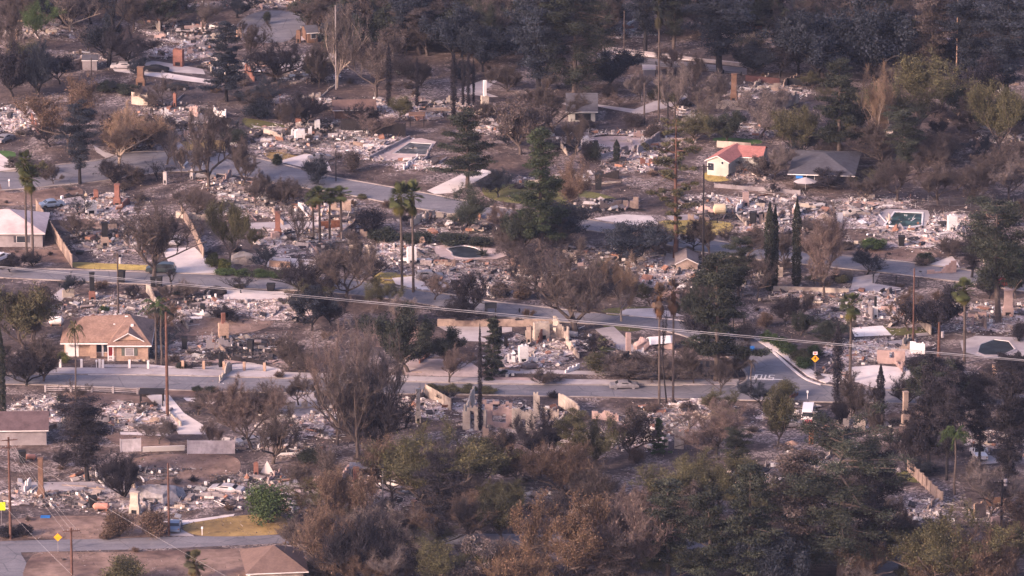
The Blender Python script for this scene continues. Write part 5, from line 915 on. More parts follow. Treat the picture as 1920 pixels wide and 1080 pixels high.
# lamp signs
def sign(px, pb, pt, label, diamond=True, col=None, extra=True):
    g = G(px, pb); H = HT(pb, pt); root = empty('road_sign', g, 0); m = MB(); tube(m, [[0, 0, -.1], [0, 0, H]], [.04, .04], 6); m.build('post', M_GREYWALL, root); m = MB(); s = .62; z = H - .75
    if diamond: m.add([[0, -.06, z - s], [s, -.06, z], [0, -.06, z + s], [-s, -.06, z], [0, -.045, z - s], [s, -.045, z], [0, -.045, z + s], [-s, -.045, z]], [[0, 1, 2, 3], [7, 6, 5, 4]])
    else: box(m, -s, -.06, z - s, s, -.045, z + s)
    pl = m.build('sign_plate', col, root)
    if extra:
        m = MB(); box(m, -.06, -.075, z - .25, .06, -.062, z + .1); m.add([[-.22, -.07, z + .05], [.22, -.07, z + .05], [0, -.07, z + .36]], [[0, 1, 2]]); m.build('arrow_mark', M_BLACK, pl)
        m = MB(); box(m, -.36, -.06, H - .08, .36, -.045, H + .42); pp = m.build('small_plate', M_WHITE, root); m = MB(); box(m, -.2, -.07, H + .08, .2, -.062, H + .28); m.build('red_mark', pmat('sign_red', (.55, .05, .05)), pp)
    return fin(root, label, 'sign', 'road signs')
sign(1528, 706, 664, 'orange diamond road sign under a small white plate', col=pmat('sign_orange', (.80, .36, .02), .05)); sign(3, 985, 940, 'bright yellow-green sign at left edge', False, pmat('sign_lime', (.62, .70, .02), .05), False); sign(109, 1035, 998, 'small orange marker sign beside bottom street', True, pmat('sign_orange', (.8, .36, .02)), False)
# --- bins, tanks, boxes
for a in [(228, 530, 507, 12, 'black bin beside the thin transformer pole'), (287, 537, 520, 10, 'left black bin in front of the dark parked car'), (299, 537, 519, 10, 'right black bin in front of the dark parked car'), (1412, 421, 397, 12, 'black bin by the yellow lawn'), (1690, 461, 442, 12, 'black bin below the turquoise pool'), (673, 480, 459, 12, 'black gate bin between cream wall pieces'),
          (346, 655, 632, 11, 'charred stove upright in the dark middle lot'), (470, 660, 637, 11, 'second charred stove right of the stone fireplace'), (174, 952, 930, 15, 'black boiler in lower left rubble'), (1122, 355, 325, 13, 'tall black boiler in centre upper rubble'), (1117, 278, 264, 8, 'black box by the white oven block'), (508, 545, 532, 15, 'dark clipped cube bush bin by middle drive'),
          (42, 868, 845, 13, 'dark green bin near left pole'), (150, 476, 471, 14, 'low dark gate box at the tan fence'), (1713, 608, 588, 10, 'black cabinet behind the small lawn'), (380, 590, 570, 8, 'dark bin in bright ash below street')]: bins(*a)
def tank(px, pb, wpx, hpx, mat, label, rot=0):
    g = G(px, pb); L = wpx * mpp(pb); r = hpx * mpp(pb) / 2; root = empty('tank', g, rot); m = MB(); k = 9; t = np.linspace(0, 1, k); rr = r * np.minimum(1, np.sqrt(np.maximum(1 - (2 * t - 1) ** 8, .05))); tube(m, np.stack([(t - .5) * L, 0 * t, np.full(k, r + .15)], 1), rr, 14); m.build('tank_shell', mat, root)
    for x in (-.3, .3): m = MB(); box(m, x * L - .08, -r * .7, 0, x * L + .08, r * .7, .35); m.build('cradle', M_RUST, root)
    return fin(root, label, 'tank')
tank(1350, 402, 27, 19, pmat('cream_tank', (.60, .50, .33), .1), 'cream cylindrical tank by the yellow lawn'); tank(190, 957, 32, 13, pmat('pink_clay', (.45, .22, .17), .15), 'pink rounded tank in lower left rubble'); tank(56, 862, 26, 9, pmat('pink_clay', (.45, .22, .17), .15), 'pink tank beside dark green bin'); tank(105, 610, 28, 16, M_WHITE, 'white tank beside bright red chimney lot')
def blob(name, px, pb, wpx, hpx, mat, label, cat, d=1., sq=1.):
    g = G(px, pb); W = wpx * mpp(pb) / 2; H = hpx * mpp(pb); m = MB(); nu, nv = 9, 4; hpx *= .6; V = []; s = rng.uniform(0, 6, 3)
    for i in range(nv + 1):
        for j in range(nu):
            a = 2 * math.pi * j / nu; b = math.pi / 2 * i / nv; q = 1 + .2 * math.sin(a * 3 + s[0]) + .25 * rng.normal() * .6; V.append([W * math.cos(a) * math.cos(b) ** sq * q, W * d * math.sin(a) * math.cos(b) ** sq * q, H * math.sin(b) ** .8 * (1 + .1 * math.sin(a * 2 + s[2]))])
    i = np.arange(nv)[:, None] * nu; j = np.arange(nu)[None]; F = np.stack([i + j, i + (j + 1) % nu, i + nu + (j + 1) % nu, i + nu + j], -1).reshape(-1, 4); m.add(V, F); o = m.build(name, mat); o.location = g; return fin(o, label, cat)
blob('collapsed_roof', 300, 935, 95, 26, M_METAL, 'collapsed grey metal roof in lower left rubble', 'collapsed roof', .8); blob('collapsed_roof', 1205, 655, 38, 22, M_PINK, 'red-brown collapsed shell beside the tipped white van', 'collapsed roof', .8); blob('collapsed_roof', 458, 492, 52, 20, M_STUCCO, 'cream sagging roof piece behind long hedge', 'collapsed roof', .7)
blob('rock', 792, 458, 13, 14, M_BRICKTAN, 'orange boulder above the white fireplace', 'rock'); blob('soil_mound', 1010, 495, 90, 22, M_DIRT, 'bare tan soil mound at foot of tall dark pine', 'mound', 1.4); blob('rock', 1682, 885, 14, 9, M_GREYWALL, 'grey boulder at top of the lower right fence', 'rock')
blob('clipped_hedge', 405, 551, 38, 15, pmat('dark_hedge', (.04, .035, .035), .4, 3), 'dark oval clipped hedge on pale drive', 'hedge', .6)
# tarps, umbrella, triangular gable, red tarp
thing_block('blue_tarp', 85, 970, [('sheet', pmat('blue_tarp', (.03, .16, .45)), [(-.7, -.5, .05, .7, .5, .16)])], 'small blue tarp on lower left soil', 'tarp'); thing_block('blue_box', 1405, 656, [('sheet', pmat('blue_tarp', (.03, .16, .45)), [(-.8, -.5, .05, .8, .5, .5)])], 'small blue box beside the side street', 'box')
thing_block('red_tarp', 1516, 800, [('sheet', pmat('red_tarp', (.38, .09, .10)), [(-.6, -.9, .9, .6, .5, 1.0)]), ('support', M_BROWN, [(-.55, -.8, 0, -.45, -.7, .898), (.45, -.8, 0, .55, -.7, .898)])], 'red tarp below the white camper van', 'tarp')
root = empty('patio_umbrella', G(1510, 356)); m = MB(); n = 8; a = np.arange(n) * 2 * np.pi / n; v = np.concatenate([np.stack([2.1 * np.cos(a), 1.7 * np.sin(a), np.full(n, 1.5)], 1), [[0, 0, 2.3]]]); m.add(v, [[i, (i + 1) % n, n] for i in range(n)]); m.build('canopy', M_CONC2, root); m = MB(); tube(m, [[0, 0, 0], [0, 0, 2.28]], .04, 6); m.build('pole', M_WHITE, root); fin(root, 'grey patio umbrella before dark slate-roofed house', 'umbrella')
root = empty('patio_umbrella', G(1485, 850)); m = MB(); v = np.concatenate([np.stack([1.1 * np.cos(a), 1.1 * np.sin(a), np.full(n, 1.6)], 1), [[0, 0, 2.1]]]); m.add(v, [[i, (i + 1) % n, n] for i in range(n)]); m.build('canopy', M_ROOFTAN, root); m = MB(); tube(m, [[0, 0, 0], [0, 0, 2.08]], .04, 6); m.build('pole', M_BROWN, root); fin(root, 'small tan parasol left of rusty stack', 'umbrella')
m = MB(); m.add([[-1.1, 0, 0], [1.2, 0, 0], [.1, 0, 2.2], [-1.1, .12, 0], [1.2, .12, 0], [.1, .12, 2.2]], [[0, 1, 2], [5, 4, 3]]); m.add([[-1.1, 0, 0], [.1, 0, 2.2], [.1, .12, 2.2], [-1.1, .12, 0], [1.2, 0, 0], [1.2, .12, 0]], [[0, 1, 2, 3], [4, 5, 2, 1]]); o = m.build('gable_fragment', M_CONC); o.location = G(500, 890); fin(o, 'white triangular gable fragment above round green tree', 'wall')
def frame(px, pb, pt, wpx, label, mat=M_CHAR):
    H = HT(pb, pt); W = wpx * mpp(pb) / 2; t = .09; d = 1.4
    ps = [('post', mat, [(sx * W - t, sy * d - t, 0, sx * W + t, sy * d + t, H - .12)]) for sx in (-1, 1) for sy in (-1, 1)]
    return thing_block('standing_frame', px, pb, ps + [('top_beam', mat, [(-W - .2, -d - .12, H - .118, W + .2, d + .12, H)])], label, 'frame')
frame(688, 945, 872, 60, 'flat roof frame over the brick hearth', M_METAL); frame(285, 757, 733, 42, 'black flat carport frame near broken pole'); frame(1335, 700, 682, 40, 'dark low frame by the side street'); frame(920, 600, 572, 18, 'dark box frame at the middle street', M_BLACK); frame(1385, 610, 590, 20, 'dark frame behind big cedar')
# --- pools
def pool(outl, label, water, coping=M_CONC, sm=False, inner=.9, wallm=None, z=.0):
    P = px2g(outl); P = smooth(P) if sm else P; c = P.mean(0); root = empty('swimming_pool', [c[0], c[1], 0]); Q = P - c; I = Q * inner; n = len(Q)
    mb = MB(); v = [[*p, .16] for p in Q] + [[*p, .16] for p in I]; mb.add(v, [[i, (i + 1) % n, (i + 1) % n + n, i + n] for i in range(n)]); v = [[*p, 0] for p in Q] + [[*p, .16] for p in Q]; mb.add(v, [[i, (i + 1) % n, (i + 1) % n + n, i + n] for i in range(n)]); mb.build('coping', coping, root)
    mb = MB(); v = [[*p, .16] for p in I] + [[*p, .02] for p in I]; mb.add(v, [[i, (i + 1) % n, (i + 1) % n + n, i + n] for i in range(n)]); mb.build('basin_wall', wallm or M_WHITE, root); mb = MB(); poly(mb, I * .999, .07); mb.build('water', water, root); AVOID.append(P); return fin(root, label, 'pool', 'swimming pools')
def water_mat(name, c, rough=.12):
    m, t, b = base_mat(name, rough, .3); co = t.nodes.new('ShaderNodeTexCoord').outputs['Object']; b.inputs['Base Color'].default_value = (*c, 1); n_ = noise(t, 1.2, 3, .5, co); r_ = ramp(t, noise(t, .5, 4, .6, co), [(.45, tuple(np.array(c) * .6)), (.62, tuple(np.array(c) * 2.2))]); t.links.new(r_, b.inputs['Base Color']); bp = t.nodes.new('ShaderNodeBump'); bp.inputs['Distance'].default_value = .03; t.links.new(n_, bp.inputs['Height']); t.links.new(bp.outputs[0], b.inputs['Normal']); return m
W_DARK, W_TURQ = water_mat('dark_water', (.012, .014, .016), .55), water_mat('green_water', (.032, .062, .060), .3); W_MURK = water_mat('murky_water', (.06, .058, .056), .6)
pool([(1656, 424), (1676, 397), (1732, 399), (1730, 424), (1700, 428)], 'angular turquoise-green pool with white rim', W_TURQ, M_WHITE, inner=.9); pool([(735, 289), (768, 267), (812, 270), (800, 292)], 'drained rectangular pool beside a long deck', W_MURK, M_CONC2); pool([(838, 466), (870, 461), (900, 468), (912, 482), (880, 486), (850, 482), (845, 474)], 'dark kidney pool with pale deck', W_DARK, M_CONC2, True)
pool([(1830, 662), (1836, 646), (1864, 636), (1894, 640), (1906, 656), (1880, 668), (1845, 668)], 'dark lozenge pool at right edge', W_DARK, M_CONC2); pool([(1408, 42), (1425, 36), (1460, 40), (1450, 48)], 'tiny blue pool by white pool house', water_mat('blue_water', (.04, .10, .14)))
# --- overhead wires (foreground cable pair crosses the whole picture; the others hang at lower left)
def wire(pts, r, label, mat, name='power_cable', sag=0.0):
    m = MB(); P = np.array(pts, float); t = np.linspace(0, 1, 40)[:, None]; Q = P[0] + (P[1] - P[0]) * t; Q[:, 2:] -= sag * 4 * t * (1 - t); tube(m, Q, r, 5, cap=False); o = m.build(name, mat); return fin(o, label, 'cable', 'overhead wires')
def at_depth(px, py, y):
    d = ray(px, py); t = (y + DIST) / d[1]; return np.array([d[0] * t, y, CAMH + d[2] * t])
M_WIRE = pmat('pale_wire', (.60, .565, .56), .05)
wire([at_depth(-160, 484, -640), at_depth(2080, 688, -600)], .021, 'upper of two pale cables crossing the whole view', M_WIRE, sag=.15); wire([at_depth(-160, 486, -640), at_depth(2080, 690, -600)], .015, 'lower of two pale cables crossing the whole view', M_WIRE, sag=.2)
k = 0
for (a, b, dz) in [((22, 830), (137, 995), 0), ((27, 832), (150, 998), 0), ((17, 838), (125, 998), 0), ((22, 842), (600, 1200), 0), ((-30, 800), (20, 828), 0), ((-30, 905), (240, 1150), 0)]:
    k += 1; wire([np.append(G(a[0], 1010)[:2], HT(1010, a[1])), np.append(G(b[0], 1082 if b[1] < 1100 else 1200)[:2], HT(1082, min(b[1], 1078)) if b[1] < 1100 else 2)], .009, ['left wire from leaning pole to short pole', 'middle wire from leaning pole to short pole', 'right wire from leaning pole to short pole', 'long wire falling from leaning pole to bottom right', 'short wire leaving left edge to leaning pole', 'low steep wire at bottom left corner'][k - 1], M_WIRE, sag=.6)
# small street furniture
def hydrant(px, pb, label):
    root = empty('fire_hydrant', G(px, pb)); m = MB(); tube(m, [[0, 0, 0], [0, 0, .55], [0, 0, .6], [0, 0, .75]], [.13, .12, .16, .05], 10); m.build('barrel', M_BLACK, root); m = MB(); tube(m, [[-.2, 0, .42], [.2, 0, .42]], .06, 8); m.build('outlet', M_BLACK, root); fin(root, label, 'hydrant')
hydrant(974, 586, 'dark hydrant on the middle street edge')
def mailbox(px, pb, label):
    root = empty('mailbox', G(px, pb)); m = MB(); box(m, -.05, -.05, 0, .05, .05, 1.05); m.build('post', M_WHITE, root); m = MB(); box(m, -.14, -.25, 1.052, .14, .25, 1.3); m.build('box', M_WHITE, root); fin(root, label, 'mailbox', 'mailboxes')
for a in [(379, 1004, 'white mailbox on dry lawn by the bottom street'), (17, 350, 'thin mailbox at left end of curved street'), (1514, 748, 'white mailbox above the camper van'), (181, 690, 'white mailbox at brick house gate'), (958, 478, 'pale mailbox by kidney pool deck')]: mailbox(*a)

# low broken footings and wall stubs in every burnt lot
for q_, (cx, cy_, rx, ry, *_) in enumerate(RUB):
    if rx < 30: continue
    for k in range(int(np.clip(rx / 15, 2, 9))):
        x = cx + rng.uniform(-.8, .8) * rx; y = cy_ + rng.uniform(-.75, .75) * ry; L = rng.uniform(14, 60); ang = [(1, .05), (1, -.06), (.5, -.42), (.4, .45)][rng.integers(0, 4)]; hp = rng.choice([3, 4, 6, 9, 14, 22], p=[.2, .22, .18, .16, .14, .10]); mt, mn = [(M_TAN, 'tan'), (M_STUCCO, 'cream'), (M_PINK, 'pinkish'), (M_GREYWALL, 'grey'), (M_WHITE, 'white'), (M_BRICK, 'brick')][rng.choice(6, p=[.2, .25, .2, .15, .14, .06])]
        o = wallr((x, y), (x + L * ang[0], y + L * ang[1]), hp, mt, 'tmp', .75, [(.3, .45, .3, 1)] if hp > 10 else (), name='footing_wall' if hp < 8 else 'ruined_wall', cell=.3, th=.18)
        PENDING.append((o, mn + (' low broken footing' if hp < 8 else ' ragged wall stub'), x + L * ang[0] / 2, y))
# ------------------------------------------------------------------ trees, palms, bushes: (kind, x, base row, top row, width, colour)
T = """oak 25 182 70 80 dp;brush 72 182 78 80 bl;oaklite 112 158 88 60 dp;bare 18 105 0 60 gb;euc 75 78 -10 60 gr;oak 196 112 6 76 bl;snag 204 125 -30 60 bl;barethick 238 122 45 120 dp;bareup 132 60 -40 70 gy
cedar 425 190 38 105 bl;barethick 512 152 68 120 dp;barethick 575 232 176 80 dp;bush 488 222 178 80 bl;bare 598 165 70 50 gb;bareup 632 165 0 60 gy;oak 575 55 -20 60 dk;bare 600 62 -20 90 gb;euc 128 285 140 115 br;pine 150 345 192 76 bl;bare 226 312 180 112 tn;bush 238 283 192 125 br;bush 283 278 200 70 gb
bare 314 308 208 60 gy;barethick 392 352 190 92 gb;bare 455 352 250 75 gb;bush 440 268 232 60 dk;oaklite 100 345 300 40 gb;fan 50 488 281 42 gp;fan 62 490 309 42 gp;oaklite 30 318 290 50 gb;brush 215 345 300 60 dp;bush 255 345 310 50 gb
bcyp 729 200 82 13 dp;bcyp 782 202 108 10 dp;bcyp 851 230 92 14 dp;bcyp 868 198 105 8 dp;bcyp 878 200 100 9 dp;bcyp 888 198 110 6 dp;euc 706 182 58 100 gb;oak 662 95 0 90 bl;bare 750 70 -30 90 gy;bare 800 105 15 100 gb;oak 850 112 -10 100 bl;oak 905 135 25 90 bl;bare 930 95 -25 95 gy
pine 1012 192 -40 130 bl;pinebig 1076 190 -60 170 dk;oak 1140 165 78 100 bl;bush 1143 184 148 40 gb;cyp 740 22 -8 9 bl;oaklite 975 290 168 120 gb;bare 1040 255 150 100 gb;cedar 876 352 203 128 dk;conifer 1015 480 236 104 gd;oak 985 478 372 76 dk;oak 1062 452 368 95 bl;euc 1078 405 288 75 br;cyp 1156 305 262 12 dk;bush 1115 300 262 50 dk
pineopen 1266 484 220 112 ol;fan 1235 232 -25 32 dk;bare 1265 222 118 70 gy;pine 1210 98 -70 95 bl;pine 1262 96 -60 80 dk;pine 1350 138 -45 150 bl;oak 1412 138 72 90 bl;oak 1463 145 45 75 dp;oak 1535 152 0 150 bl;oak 1640 150 -20 160 bl;bare 1600 110 -30 150 gb;bare 1500 115 -20 90 gb
pine 1745 158 -30 100 gb;pine 1815 165 -30 105 bl;pine 1888 205 -30 115 bl;oak 1842 212 80 90 dp;cedar 1572 305 108 128 dk;bareup 1648 300 110 66 tn;euc 1722 265 103 150 ol;oak 1795 225 138 85 dk;cedar 1820 252 150 85 gb;euc 1870 295 150 105 ol;euc 1426 258 160 90 gy;oak 1362 268 200 66 dk;euc 1482 300 192 95 ol
bare 1660 312 225 110 gb;bare 1682 378 288 95 gb;bare 1760 385 288 90 gb;bare 1830 380 298 85 gb;bare 1892 376 288 85 gy;bare 1625 380 330 60 gb;oaklite 1420 335 286 78 gb;bare 1452 338 262 55 gy;oaklite 1552 355 308 66 dp;bare 1330 228 128 90 gy;bare 1300 180 100 60 gb;brush 1740 300 240 120 gb;brush 1880 330 270 90 gb
bareup 289 520 345 112 gb;euc 430 497 372 80 ol;fan 600 455 350 44 gp;fan 618 450 352 40 gp;fan 640 450 350 46 gp;fan 588 452 360 38 gp;oaklite 45 660 512 118 ol;brush 22 600 540 60 dp;brush 50 722 640 80 dp;brush 82 715 620 70 gb;cyp 4 795 618 16 dk;oak 18 510 470 50 dp;brush 60 500 470 40 dp
queen 143 758 598 42 ol;queen 293 682 556 60 gr;queen 303 684 572 60 dk;snag 320 552 500 34 dp;oaklite 585 620 525 90 bl;brush 560 545 478 70 dp;bare 650 565 445 120 gb;baretall 632 835 556 110 pk;baretall 685 810 568 105 gy;baretall 728 800 620 90 gb;brush 700 850 700 120 dp
fan 754 550 342 46 gp;fan 775 548 340 46 gp;bush 692 435 378 76 dp;euc 877 432 343 78 dk;bare 940 445 378 70 pk;agave 905 482 456 36 dk;oak 1192 495 408 112 bl;barethick 1078 622 450 170 gb;bare 1010 560 450 80 dp;oaklite 886 592 498 70 dp;bare 815 562 508 60 pk;bare 1165 602 478 72 tn
oak 765 698 562 130 dk;oak 835 680 602 84 dk;spruce 926 705 594 56 dk;bcyp 900 812 608 10 dp;bare 843 718 640 64 pk;bush 1118 700 652 64 ol;brush 1185 712 665 110 gb;brush 1260 715 668 100 gb;fanbrown 1236 762 528 36 br;fanbrown 1262 756 522 36 br;snag 1250 756 560 22 dp;cedar 1342 715 470 160 dk;pine 1385 560 440 60 dk
cyp 1442 545 380 19 dk;cyp 1452 542 386 14 dk;cyp 1493 540 372 17 dk;bare 1545 556 376 84 pk;bare 1402 482 415 92 gb;bare 1470 505 428 75 gb;bare 1522 508 430 60 gb;stonepine 1872 605 376 125 dk;pine 1822 520 440 62 dp;oak 1472 612 545 56 dp;oak 1502 628 578 50 dk;oak 1762 628 520 112 dp;bare 1702 618 540 64 br
fan 1594 715 550 48 gp;fan 1808 682 522 50 gp;oak 1560 645 598 66 dk;bcyp 1570 750 606 24 dp;oaklite 1745 780 655 110 dk;cyp 1650 800 684 15 dp;queenrag 1408 742 672 30 gb;bush 1475 745 702 50 ol;oak 1458 835 704 66 ol;pine 1892 800 665 85 dp;pine 1890 955 690 90 dp;bush 1435 612 580 40 br;oak 1855 560 510 60 dp
cedar 1742 885 660 115 dp;pine 165 902 742 118 dp;brush 235 935 845 84 dp;bush 222 1005 945 74 br;bush 283 1005 948 74 br;bush 505 980 882 112 gr;fanshort 370 1090 1033 46 ol;bush 235 1095 1032 104 ol;bare 470 842 700 112 pk;barethick 512 870 752 100 gb;bare 398 848 790 44 pk;euc 600 965 830 76 gb
euc 645 1020 870 90 br;bareup 672 862 650 104 gb;brush 690 1100 955 140 dp;euc 800 955 780 170 ol;euc 735 940 820 110 br;oak 895 930 808 104 ol;oaklite 970 905 822 84 or;oak 925 880 790 60 gb;pine 822 1042 848 78 dp;oak 940 1015 914 86 ol;euc 1062 1110 925 150 or;brush 1180 1100 920 150 pk;pine 1076 900 768 66 ol;euc 1125 890 770 80 ol
oaklite 1180 862 748 92 gb;bare 1012 895 756 96 dp;bush 1195 868 830 38 br;spruce 1235 852 784 42 gr;euc 1262 972 858 140 ol;euc 1350 962 848 120 ol;cedar 1250 1095 895 170 dk;cedar 1330 1105 915 160 dk;cedar 1405 1105 868 170 dk;pinebig 1575 1095 790 240 dk;pine 1500 1090 838 130 gb;pine 1640 1085 845 110 dp
bare 1342 852 752 118 pk;euc 1780 1115 938 165 ol;brush 1872 1115 990 130 br;bamboo 1790 928 800 66 gr;brush 620 1090 955 120 br;euc 830 1115 1005 120 ol;oak 735 1105 982 100 dp;brush 980 1120 1010 130 or;bush 600 1085 1030 80 gb;cyp 1698 1110 1065 10 dk;cedar 1160 1115 1000 110 gb;oak 1470 1120 990 130 bl;pine 1380 900 800 60 dk
bare 545 250 180 40 gb;bare 470 110 40 60 gb;bare 380 60 -10 50 gy;bare 300 50 -20 50 gy;snag 380 25 -30 20 br;bare 250 60 -20 60 gb;euc 40 60 -20 80 gb;bush 500 45 12 20 dk;bare 680 60 -30 60 gy;bare 820 60 -20 90 gb;oak 980 80 -20 80 bl;bare 1130 90 -20 80 gb;bare 640 130 60 50 gy;brush 790 160 110 60 gb
brush 950 170 120 60 gb;oak 1440 60 -10 60 bl;oak 1700 90 0 80 dp;bare 1710 210 120 60 gb;bush 1600 250 210 60 ol;bare 1770 330 250 60 gb;bare 1850 350 280 70 gb;brush 1560 300 260 60 gb;bare 1200 190 130 50 gy;bush 1190 235 205 50 gb;bush 1230 260 225 60 gb;bush 1100 300 250 30 dp;bare 1080 290 215 50 gb;brush 690 240 195 60 dp
bush 660 320 275 50 gb;bush 580 265 245 20 gb;bare 1330 480 400 60 gb;euc 1300 610 520 50 dk;brush 1130 545 500 80 dp;bare 1040 470 400 50 gb;brush 980 440 400 60 dp;bush 1070 555 520 60 dp;brush 960 480 420 50 gb;bush 620 500 455 50 gb;brush 700 520 480 50 dp;bare 480 390 320 60 gb;brush 530 385 330 70 gb
brush 370 400 350 60 gb;bare 340 330 270 30 gb;brush 300 620 570 60 br;brush 420 600 570 50 dp;brush 545 690 630 60 gb;bare 560 760 690 60 gb;brush 490 780 720 70 gb;bush 420 780 740 50 gb;bush 580 870 830 60 dk;brush 1020 720 690 50 gb;brush 1575 800 740 40 dp;bare 1600 780 690 60 gb;bare 1640 830 740 50 gb
brush 1700 760 700 60 dp;brush 1820 760 690 70 dp;oak 1790 720 660 60 dp;brush 1850 740 700 60 gb;bush 1830 900 850 50 gb;brush 1730 850 800 60 dp;bare 1800 820 730 60 dp;euc 1680 1000 930 60 gb;oaklite 1905 1080 960 60 ol;bush 1300 960 900 60 gr;brush 1450 960 890 80 gb;euc 1420 1000 900 90 ol;brush 1120 960 880 90 gb
oak 1040 990 910 60 gb;brush 880 1010 930 60 gb;euc 560 1040 960 70 gb;brush 760 1010 950 60 gb;bush 1400 640 600 60 dp;brush 1395 690 640 30 gb;bare 1300 720 640 50 gb;brush 1850 480 420 60 dp;brush 1780 480 440 50 gb;bush 1910 640 590 40 dp;oak 60 640 520 90 gb;oaklite 1180 700 650 80 dp;oak 1900 840 740 80 dp;oak 1350 560 480 90 dk;oak 1905 560 450 60 dk;oak 1330 640 560 80 dp;pine 1700 330 200 90 dk;oak 1870 260 170 100 dk;oak 1600 250 160 80 dk;baretall 560 460 350 60 gb;oaklite 600 565 480 90 dp;pine 1835 880 700 70 dp;oak 1735 720 655 80 dp;pine 1775 900 690 70 dp;bare 1700 880 770 60 dp;oak 1895 720 650 60 dp;baretall 1350 740 660 60 gb;oaklite 1160 560 500 60 dp;oaklite 1300 470 405 60 dp;baretall 1420 560 450 60 gb;oak 620 610 540 60 dp;oaklite 250 560 530 30 dp;brush 1000 250 205 60 gb"""
for line in T.split('\n'):
    for e in line.split(';'):
        k, x, b, t, w_, c = e.split(); pal = M_BARK_PALE if c == 'tn' or (k == 'bareup' and c == 'gy') else M_BARK_RED if (k, c) in (('pineopen', 'ol'),) else None
        tree(k, float(x), float(b), float(t), float(w_), c, bark=pal)
# the far wood: trees standing in rows beyond the street at the top of the view
for i in range(115):
    x = rng.uniform(0, 1920) if i % 3 == 0 else rng.uniform(640, 1920); dense = x > 640; b = rng.uniform(20, 150 if x > 1480 else 120 if 640 < x < 1000 else 75 if dense else 50); h = rng.uniform(70, 120) if dense else rng.uniform(45, 80)
    if 455 < x < 600: continue
    if 1130 < x < 1470 and b < 60 and rng.random() < .5: continue
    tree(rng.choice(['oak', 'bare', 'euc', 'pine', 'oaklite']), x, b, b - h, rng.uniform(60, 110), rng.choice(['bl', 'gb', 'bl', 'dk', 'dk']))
for i in range(26):
    tree(rng.choice(['oak', 'bare', 'euc']), rng.uniform(-40, 1960), rng.uniform(-10, 15), -60 - rng.uniform(0, 30), rng.uniform(70, 110), rng.choice(['bl', 'gb', 'gy']))
for i in range(58):
    x = rng.uniform(600, 1940); b = rng.uniform(930, 1120); h = rng.uniform(60, 120)
    if 1655 < x < 1760 and b < 1050 or (650 < x < 760 and b < 1020): continue
    tree(rng.choice(['euc', 'bare', 'oaklite', 'brush', 'baretall', 'bare']), x, b, b - h, rng.uniform(70, 130), rng.choice(['ol', 'gb', 'gb', 'gy', 'br', 'pk']))
# hedges and shrubs
S = """shrub 1440 640 618 40 gr;shrub 1462 652 628 42 gr;shrub 1482 664 640 42 gr;shrub 1500 678 650 44 ol;shrub 1508 690 665 40 gr;shrub 1525 668 640 36 gr;shrub 422 515 500 44 gr;shrub 455 517 502 46 gr;shrub 490 518 503 46 gr;shrub 522 519 504 44 gr;shrub 400 500 470 34 pg;shrub 420 506 478 30 pg
shrub 1638 468 440 54 gr;shrub 1735 490 470 44 dk;shrub 812 733 716 40 ol;shrub 845 735 718 40 ol;shrub 880 736 719 42 ol;shrub 915 736 721 42 ol;shrub 370 733 722 26 dk;shrub 395 735 722 28 dk;shrub 680 372 362 24 ol;shrub 930 350 330 26 dk;shrub 1585 465 450 44 gb;shrub 120 680 655 30 pg;shrub 195 585 570 22 gr;shrub 520 310 285 24 dk
shrub 780 452 432 80 dk;shrub 720 450 424 70 dk;shrub 850 455 436 80 dk;shrub 900 458 440 60 dk;shrub 1580 530 512 30 ol;shrub 980 560 530 46 br;shrub 940 555 525 50 gb;shrub 1230 185 160 40 ol;shrub 1260 190 170 36 ol;shrub 1105 238 222 40 gb;shrub 450 540 530 26 ol;shrub 334 552 543 28 dk;shrub 1290 770 750 40 gb;shrub 115 755 735 20 dk;shrub 600 745 730 30 gb
shrub 340 690 676 26 dk;shrub 200 170 150 60 dk;shrub 240 175 155 60 dk;shrub 60 330 310 50 gb;shrub 80 325 300 40 ol;shrub 1650 1000 970 40 gb;shrub 1705 1080 1050 60 ol;shrub 1755 1100 1060 50 dk;shrub 15 1005 985 50 dp;shrub 45 1003 975 40 dp;shrub 200 1010 990 30 br"""
for line in S.split('\n'):
    for e in line.split(';'):
        k, x, b, t, w_, c = e.split(); tree(k, float(x), float(b), float(t), float(w_), c)
def free(x, y, polys):
    p = np.array([x]), np.array([y]); return not any(inpoly(p[0], p[1], P)[0] for P in polys)
n = 0
while n < 230:
    x, b = rng.uniform(-10, 1930), rng.uniform(60, 1070); g = G(x, b)
    if not free(g[0], g[1], AVOID[:]) and rng.random() < .93: continue
    h = rng.uniform(6, 20); tree('burnt', x, b, b - h, h * rng.uniform(1.2, 2.6), rng.choice(['dp', 'gb', 'gb', 'gy', 'br'])); n += 1
KEEP = [(195, 650, 110, 50), (1388, 310, 60, 40), (1550, 330, 70, 35), (1092, 210, 40, 30), (870, 475, 70, 25), (1700, 415, 70, 30), (770, 280, 70, 25), (1868, 652, 60, 30), (1515, 775, 30, 25), (340, 490, 80, 40), (1528, 690, 40, 50), (505, 1060, 80, 50), (340, 850, 120, 30), (1000, 650, 90, 50), (1660, 650, 110, 70), (500, 45, 70, 40), (650, 910, 80, 50), (400, 940, 90, 60), (1240, 650, 70, 40), (40, 430, 60, 50)]
n = 0
while n < 150:
    x, b = rng.uniform(-10, 1930), rng.uniform(90, 900); g = G(x, b); h = rng.uniform(20, 60)
    if not free(g[0], g[1], AVOID) and rng.random() < .93: continue
    if any(abs(x - q[0]) < q[2] and abs(b - h / 2 - q[1]) < q[3] + 8 for q in KEEP): continue
    tree(rng.choice(['brush', 'bare', 'bare', 'euc', 'baretall']), x, b, b - h, h * rng.uniform(.9, 1.5), rng.choice(['dp', 'gb', 'gb', 'gy', 'pk', 'ol', 'bl'])); n += 1
